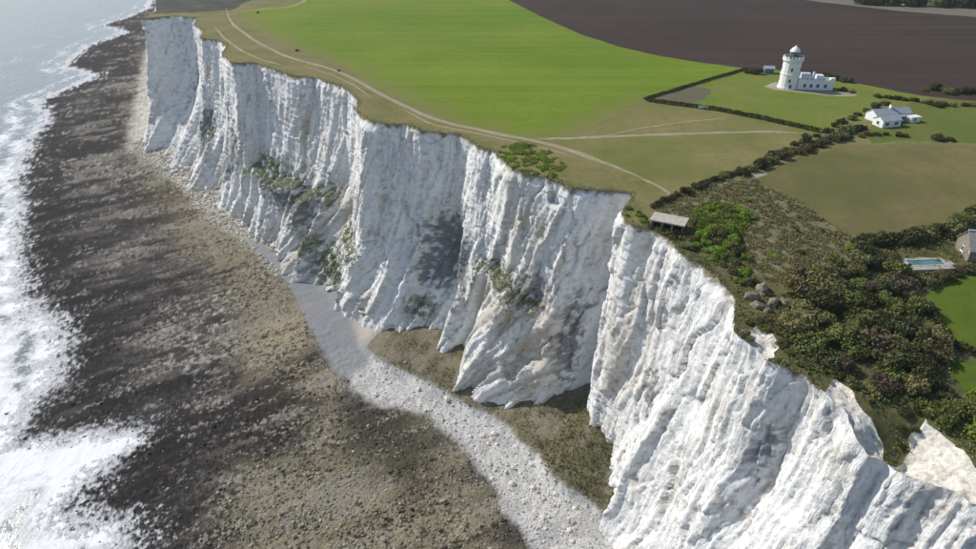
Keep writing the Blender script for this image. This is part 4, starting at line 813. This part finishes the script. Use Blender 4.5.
def house_wall(name, x0, x1, y0, y1, h, rise, mat, parent, along_x=True):
    bm = bmesh.new(); zb = -1.0
    if along_x: sec = [(y0, zb), (y1, zb), (y1, h), ((y0 + y1) / 2, h + rise - 0.03), (y0, h)]; mk = lambda u, p: (u, p[0], p[1]); u0, u1 = x0, x1
    else: sec = [(x0, zb), (x1, zb), (x1, h), ((x0 + x1) / 2, h + rise - 0.03), (x0, h)]; mk = lambda u, p: (p[0], u, p[1]); u0, u1 = y0, y1
    a = [bm.verts.new(mk(u0, p)) for p in sec]; b = [bm.verts.new(mk(u1, p)) for p in sec]; bm.faces.new(a); bm.faces.new(b[::-1])
    for i in range(5): bm.faces.new((a[i], a[(i + 1) % 5], b[(i + 1) % 5], b[i]))
    return part(name, bm, mat, parent)
white_m = plain('white_painted_wall', (0.76, 0.77, 0.77), 0.7, 0.3, 0.06, 0.6); dome_m = plain('white_painted_dome', (0.78, 0.78, 0.76), 0.4, 0.5, 0.05)
slate_m = plain('pale_slate', (0.34, 0.36, 0.39), 0.75, 0.3, 0.18, 1.2); dark_m = plain('shade_painted_floor', (0.035, 0.037, 0.04), 0.8, 0.2); gal_m = plain('dark_gallery_iron', (0.06, 0.065, 0.07), 0.5, 0.5)
glass_m, t, b = new_mat('window_glass', 0.08, 0.6); b.inputs['Base Color'].default_value = (0.03, 0.04, 0.05, 1)
conc_m = plain('weathered_concrete_slab', (0.43, 0.39, 0.33), 0.95, 0.1, 0.2, 0.8); lead_m = plain('grey_flat_roof', (0.33, 0.35, 0.38), 0.8, 0.2, 0.15, 0.6)
def window(root, x, y, z, w, h, ax, frame=True, name='window', depth=0.10):
    """pane with frame and sill on a wall facing -y (ax='y'), or -x (ax='x')"""
    def bb(bm, u0, u1, z0_, z1, out0, out1):
        if ax == 'y': bx_(bm, x + u0, x + u1, y - out1, y - out0, z + z0_, z + z1)
        else: bx_(bm, x - out1, x - out0, y + u0, y + u1, z + z0_, z + z1)
    bm = bmesh.new()
    for a_ in ((-w / 2 - .1, -w / 2, -.1, h + .1), (w / 2, w / 2 + .1, -.1, h + .1), (-w / 2, w / 2, h, h + .1), (-w / 2, w / 2, -.1, 0), (-.03, .03, 0, h)): bb(bm, *a_, -0.02, depth)
    f = part(name, bm, white_m, root); bm = bmesh.new(); bb(bm, -w / 2, w / 2, 0, h, -0.01, 0.03); part('pane', bm, glass_m, f)
    bm = bmesh.new(); bb(bm, -w / 2 - .2, w / 2 + .2, -.22, -.105, -0.02, depth + .12); part('sill', bm, white_m, f); return f

# lighthouse: tower, lantern and castellated annexe
lx, ly = G(787, 87.5); lh = empty('lighthouse', (lx, ly, ground_z(lx, ly)), R(-8)); lh.scale = (0.92, 0.92, 0.94)
tag(lh, 'white lighthouse tower with domed lantern and low castellated annexe', 'lighthouse')
prism('tower_wall', [(4.75, -1), (4.75, 0.7), (4.45, 0.75), (4.15, 12.2), (4.2, 12.25)], 16, white_m, lh, R(11.25))
prism('string_course', [(4.55, 6.6), (4.62, 6.65), (4.62, 6.85), (4.5, 6.9)], 16, white_m, lh, R(11.25))
par = prism('parapet', [(4.2, 12.1), (4.75, 12.8), (4.8, 13.0), (4.8, 14.0), (4.4, 14.0), (4.4, 13.05), (0.0, 13.05)], 16, white_m, lh, R(11.25))
for i in range(16):
    a = 2 * math.pi * i / 16; c_, s_ = math.cos(a), math.sin(a); bm = bmesh.new(); bx_(bm, 4.32, 4.72, -0.55, 0.55, 14.0, 14.7)
    for v_ in bm.verts: v_.co = Vector((v_.co.x * c_ - v_.co.y * s_, v_.co.x * s_ + v_.co.y * c_, v_.co.z))
    part('merlon', bm, white_m, par)
lan = prism('lantern', [(2.0, 13.05), (2.0, 14.7), (2.15, 14.75), (2.15, 14.95), (1.95, 15.0)], 16, gal_m, lh)
prism('lantern_glass', [(1.9, 14.95), (1.9, 16.6)], 16, glass_m, lan)
bm = bmesh.new()
for i in range(16):
    a = 2 * math.pi * i / 16; bmesh.ops.create_cone(bm, cap_ends=True, segments=4, radius1=0.06, radius2=0.06, depth=1.7, matrix=Matrix.Translation((1.95 * math.cos(a), 1.95 * math.sin(a), 15.8)))
part('glazing_bars', bm, white_m, lan)
dm = prism('dome', [(2.35, 16.6), (2.4, 16.75), (2.25, 17.1), (1.9, 17.75), (1.3, 18.4), (0.6, 18.85), (0.32, 19.1), (0.3, 19.4), (0.0, 19.5)], 20, dome_m, lh, smooth=True)
prism('weather_vane', [(0.07, 19.4), (0.05, 21.3), (0.0, 21.4)], 6, gal_m, dm)
prism('gallery_rail', [(4.1, 14.75), (4.16, 14.75), (4.16, 14.83), (4.1, 14.83)], 16, gal_m, lh, R(11.25))
for z_, a in ((3.2, -100), (8.3, -100), (3.2, 170), (8.3, 170), (8.3, -25)):
    rr2 = 4.45 - 0.026 * z_; bm = bmesh.new(); bx_(bm, rr2 - 0.25, rr2 + 0.02, -0.4, 0.4, z_, z_ + 1.5); f_bm = bmesh.new(); bx_(f_bm, rr2 - 0.25, rr2 + 0.07, -0.55, 0.55, z_ - 0.18, z_ - 0.02)
    for q_ in (bm, f_bm):
        for v_ in q_.verts: v_.co = Matrix.Rotation(R(a), 3, 'Z') @ v_.co
    w_ = part('window', bm, glass_m, lh); part('sill', f_bm, white_m, w_)
box('door', -0.6, 0.6, -4.62, -4.3, 0, 2.2, plain('blue_door', (0.06, 0.10, 0.16), 0.5), lh)
an = box('annexe_wall', 3.9, 20.2, -3.2, 4.2, -1, 4.0, white_m, lh); box('flat_roof', 4.3, 19.8, -2.8, 3.8, 3.9, 4.06, lead_m, an)
bm = bmesh.new()
for y0, y1 in ((-3.25, -2.85), (3.85, 4.25)): bx_(bm, 3.85, 20.25, y0, y1, 4.003, 4.5)
for x0, x1 in ((3.86, 4.24), (19.86, 20.24)): bx_(bm, x0, x1, -2.84, 3.84, 4.003, 4.5)
ap = part('annexe_parapet', bm, white_m, an)
for i in range(9): box('merlon', 4.2 + i * 1.9, 5.2 + i * 1.9, -3.22, -2.88, 4.497, 5.0, white_m, ap)
box('roof_block', 6.0, 10.0, 0.2, 3.6, 4.06, 6.6, white_m, lh); box('roof_block', 13.0, 16.0, 0.5, 3.6, 4.06, 6.0, white_m, lh); box('corner_turret', 18.3, 20.4, -3.4, -1.3, 4.003, 5.7, white_m, lh)
c_ = box('chimney', 11.0, 12.0, 0.6, 1.6, 4.06, 7.4, white_m, lh); box('chimney_pot', 11.25, 11.75, 0.85, 1.35, 7.4, 8.0, plain('clay_pot', (0.30, 0.14, 0.08)), c_)
for x_ in (7.0, 10.0, 13.0, 16.5): window(lh, x_, -3.2, 1.1, 1.3, 1.6, 'y')

sx, sy = G(768, 73); sh = empty('shed', (sx, sy, ground_z(sx, sy)), R(-8)); tag(sh, 'small grey shed with a teal door left of the lighthouse', 'shed')
house_wall('wall', -2.2, 2.2, -1.6, 1.6, 2.4, 0.9, plain('grey_boards', (0.20, 0.22, 0.25)), sh); gable('roof', -2.2, 2.2, -1.6, 1.6, 2.4, 0.9, slate_m, sh); box('door', 0.3, 1.6, -1.68, -1.58, 0, 2.0, plain('teal_paint', (0.05, 0.20, 0.22)), sh)

# cottage
cx, cy = G(887, 125.5); ct = empty('cottage', (cx, cy, ground_z(cx, cy)), R(14)); ct.scale = (0.84, 0.84, 0.84); tag(ct, 'white single-storey cottage with pale slate roofs below the lighthouse', 'cottage')
house_wall('front_wing_wall', -5, 4.5, -2.6, 3.4, 2.9, 1.5, white_m, ct); gable('front_wing_roof', -5, 4.5, -2.6, 3.4, 2.9, 1.5, slate_m, ct)
house_wall('rear_wing_wall', -2, 17, 5.0, 11.5, 3.2, 1.9, white_m, ct); gable('rear_wing_roof', -2, 17, 5.0, 11.5, 3.2, 1.9, slate_m, ct)
box('link_wall', 3.6, 12, 2.6, 5.2, -1, 2.6, plain('shade_blue_wall', (0.12, 0.15, 0.20)), ct); box('link_roof', 3.4, 12.3, 2.4, 5.1, 2.6, 2.78, lead_m, ct)  # link wall coloured dark blue for the cottage's shaded side
box('outbuilding_wall', 13.2, 18.5, 0.8, 4.2, -1, 2.3, white_m, ct); box('outbuilding_roof', 13.0, 18.7, 0.6, 4.4, 2.3, 2.5, dome_m, ct)
for x_ in (-2.8, 2.0): window(ct, x_, -2.6, 0.9, 1.9, 1.4, 'y')
for x_ in (5.6, 8.0, 10.4): window(ct, x_, 2.6, 0.9, 1.4, 1.3, 'y')
window(ct, -5, 0.4, 0.9, 1.4, 1.4, 'x'); window(ct, 15.4, 0.8, 0.7, 1.2, 1.2, 'y')
c_ = box('chimney', 7.0, 8.0, 7.7, 8.8, 4.0, 6.6, white_m, ct); box('chimney_pot', 7.25, 7.75, 8.0, 8.5, 6.6, 7.1, plain('clay_pot_red', (0.30, 0.14, 0.08)), c_)

# grey-roofed house at the right edge
hx, hy = G(972, 256); hs_ = empty('stone_house', (hx, hy, ground_z(hx, hy)), R(-12)); tag(hs_, 'stone house with a grey tiled roof beside the swimming pool', 'house')
stone_wall = plain('rubble_stone_wall', (0.24, 0.21, 0.17), 0.95, 0.1, 0.35, 2.2); tile_m = plain('grey_roof_tiles', (0.27, 0.255, 0.235), 0.9, 0.15, 0.30, 2.4)
house_wall('wall', -2.5, 11, -3.5, 4.5, 3.0, 3.6, stone_wall, hs_); gable('roof', -2.5, 11, -3.5, 4.5, 3.0, 3.6, tile_m, hs_)
box('ridge', -2.85, 11.35, 0.3, 0.7, 6.74, 6.92, plain('pale_ridge_tiles', (0.5, 0.49, 0.46)), hs_); box('barge_board', -2.92, -2.82, -3.7, -3.5, 2.4, 2.9, white_m, hs_)
for x_ in (1, 5, 8.5): window(hs_, x_, -3.5, 1.0, 1.3, 1.3, 'y')
window(hs_, -2.5, 0.5, 1.1, 1.2, 1.3, 'x'); box('chimney', 3.5, 4.6, 0.1, 1.0, 6.5, 8.6, stone_wall, hs_); box('door', 2.7, 3.6, -3.57, -3.45, 0, 2.1, plain('brown_door', (0.12, 0.07, 0.04)), hs_)

# swimming pool with its terrace
qx, qy = G(925, 264); pool = empty('swimming_pool', (qx, qy, ground_z(qx, qy) + 0.12), R(4)); tag(pool, 'turquoise swimming pool with a pale stone terrace below a tall hedge', 'pool')
pw_, pd_ = 4.6, 1.5; pave_m = plain('pale_paving', (0.36, 0.33, 0.28), 0.9, 0.2, 0.15, 1.0)
bm = bmesh.new()
for a_ in ((-pw_ - 1.0, pw_ + 1.0, -pd_ - 1.9, -pd_), (-pw_ - 1.0, pw_ + 1.0, pd_, pd_ + 1.0), (-pw_ - 1.0, -pw_, -pd_, pd_), (pw_, pw_ + 2.2, -pd_, pd_)): bx_(bm, a_[0], a_[1], a_[2], a_[3], -1.6, 0.30)
part('terrace', bm, pave_m, pool)
bm = bmesh.new()
for a_ in ((-pw_ - .15, pw_ + .15, -pd_ - .15, -pd_ + .2), (-pw_ - .15, pw_ + .15, pd_ - .2, pd_ + .15), (-pw_ - .15, -pw_ + .2, -pd_ + .2, pd_ - .2), (pw_ - .2, pw_ + .15, -pd_ + .2, pd_ - .2)): bx_(bm, *a_, 0.303, 0.38)
part('coping', bm, plain('pale_coping', (0.42, 0.41, 0.38)), pool)
pm, t, b = new_mat('pool_water', 0.06, 0.5); b.inputs['Base Color'].default_value = (0.09, 0.20, 0.22, 1); bump(t, b, ntex(t, 2.0, 3), 0.15, 0.1)
box('water', -pw_ + .02, pw_ - .02, -pd_ + .02, pd_ - .02, -1.2, 0.22, pm, pool)

# wartime observation post at the cliff edge
ox, oy = G(668, 228); ob_ = empty('observation_post', (ox, oy, ground_z(ox, oy)), R(-27)); tag(ob_, 'flat-roofed concrete bunker with a dark open front on the cliff edge', 'bunker')
bm = bmesh.new()
for a_ in ((-4.2, 4.2, 2.2, 2.6), (-4.2, -3.8, -1.9, 2.2), (3.8, 4.2, -1.9, 2.2), (-3.8, 3.8, -1.9, -1.6)):
    bx_(bm, a_[0], a_[1], a_[2], a_[3], -1.5, 2.3 if a_[2] != -1.9 or a_[0] != -3.8 else 0.5)
part('wall', bm, plain('shade_painted_concrete', (0.13, 0.115, 0.095), 0.95, 0.1, 0.3), ob_)  # concrete darkened in colour to stand for the front's shade
box('roof_slab', -4.7, 4.7, -2.6, 3.0, 2.303, 2.7, conc_m, ob_, 0.06)
for x_ in (-1.3, 1.3): box('post', x_ - .15, x_ + .15, -1.85, -1.62, 0.5, 2.3, conc_m, ob_)
box('floor', -3.8, 3.8, -1.6, 2.2, -0.2, 0.05, dark_m, ob_)  # floor painted near black for the shade under the roof

# white field gate in the low hedge
gx_, gy_ = G(703, 108.5); gt = empty('field_gate', (gx_, gy_, ground_z(gx_, gy_)), R(-20)); tag(gt, 'small white five-barred gate in the low hedge below the lighthouse', 'gate')
for x_ in (-1.8, 1.8): box('post', x_ - .1, x_ + .1, -1.4, -1.2, -.2, 1.5, white_m, gt)
for i in range(5): box('bar', -1.7, 1.7, -1.33, -1.27, 0.25 + i * .24, 0.39 + i * .24, white_m, gt)

# ------------------------------------------------------------------ sea haze over the whole place
bm = bmesh.new(); bx_(bm, -1700, 3400, -400, 3400, -14.0, 176.0)
hm = bpy.data.materials.new('sea_haze'); hm.use_nodes = True; t = hm.node_tree; t.nodes.remove(t.nodes['Principled BSDF'])
pvn = nd(t, 'ShaderNodeVolumePrincipled'); pvn.inputs['Color'].default_value = (0.90, 0.94, 1.0, 1); pvn.inputs['Density'].default_value = 0.00007; pvn.inputs['Anisotropy'].default_value = 0.2
t.links.new(pvn.outputs[0], t.nodes['Material Output'].inputs['Volume'])
hz_ = part('haze', bm, hm, None); tag(hz_, 'thin pale sea haze lying over the coast', 'haze', kind='stuff')
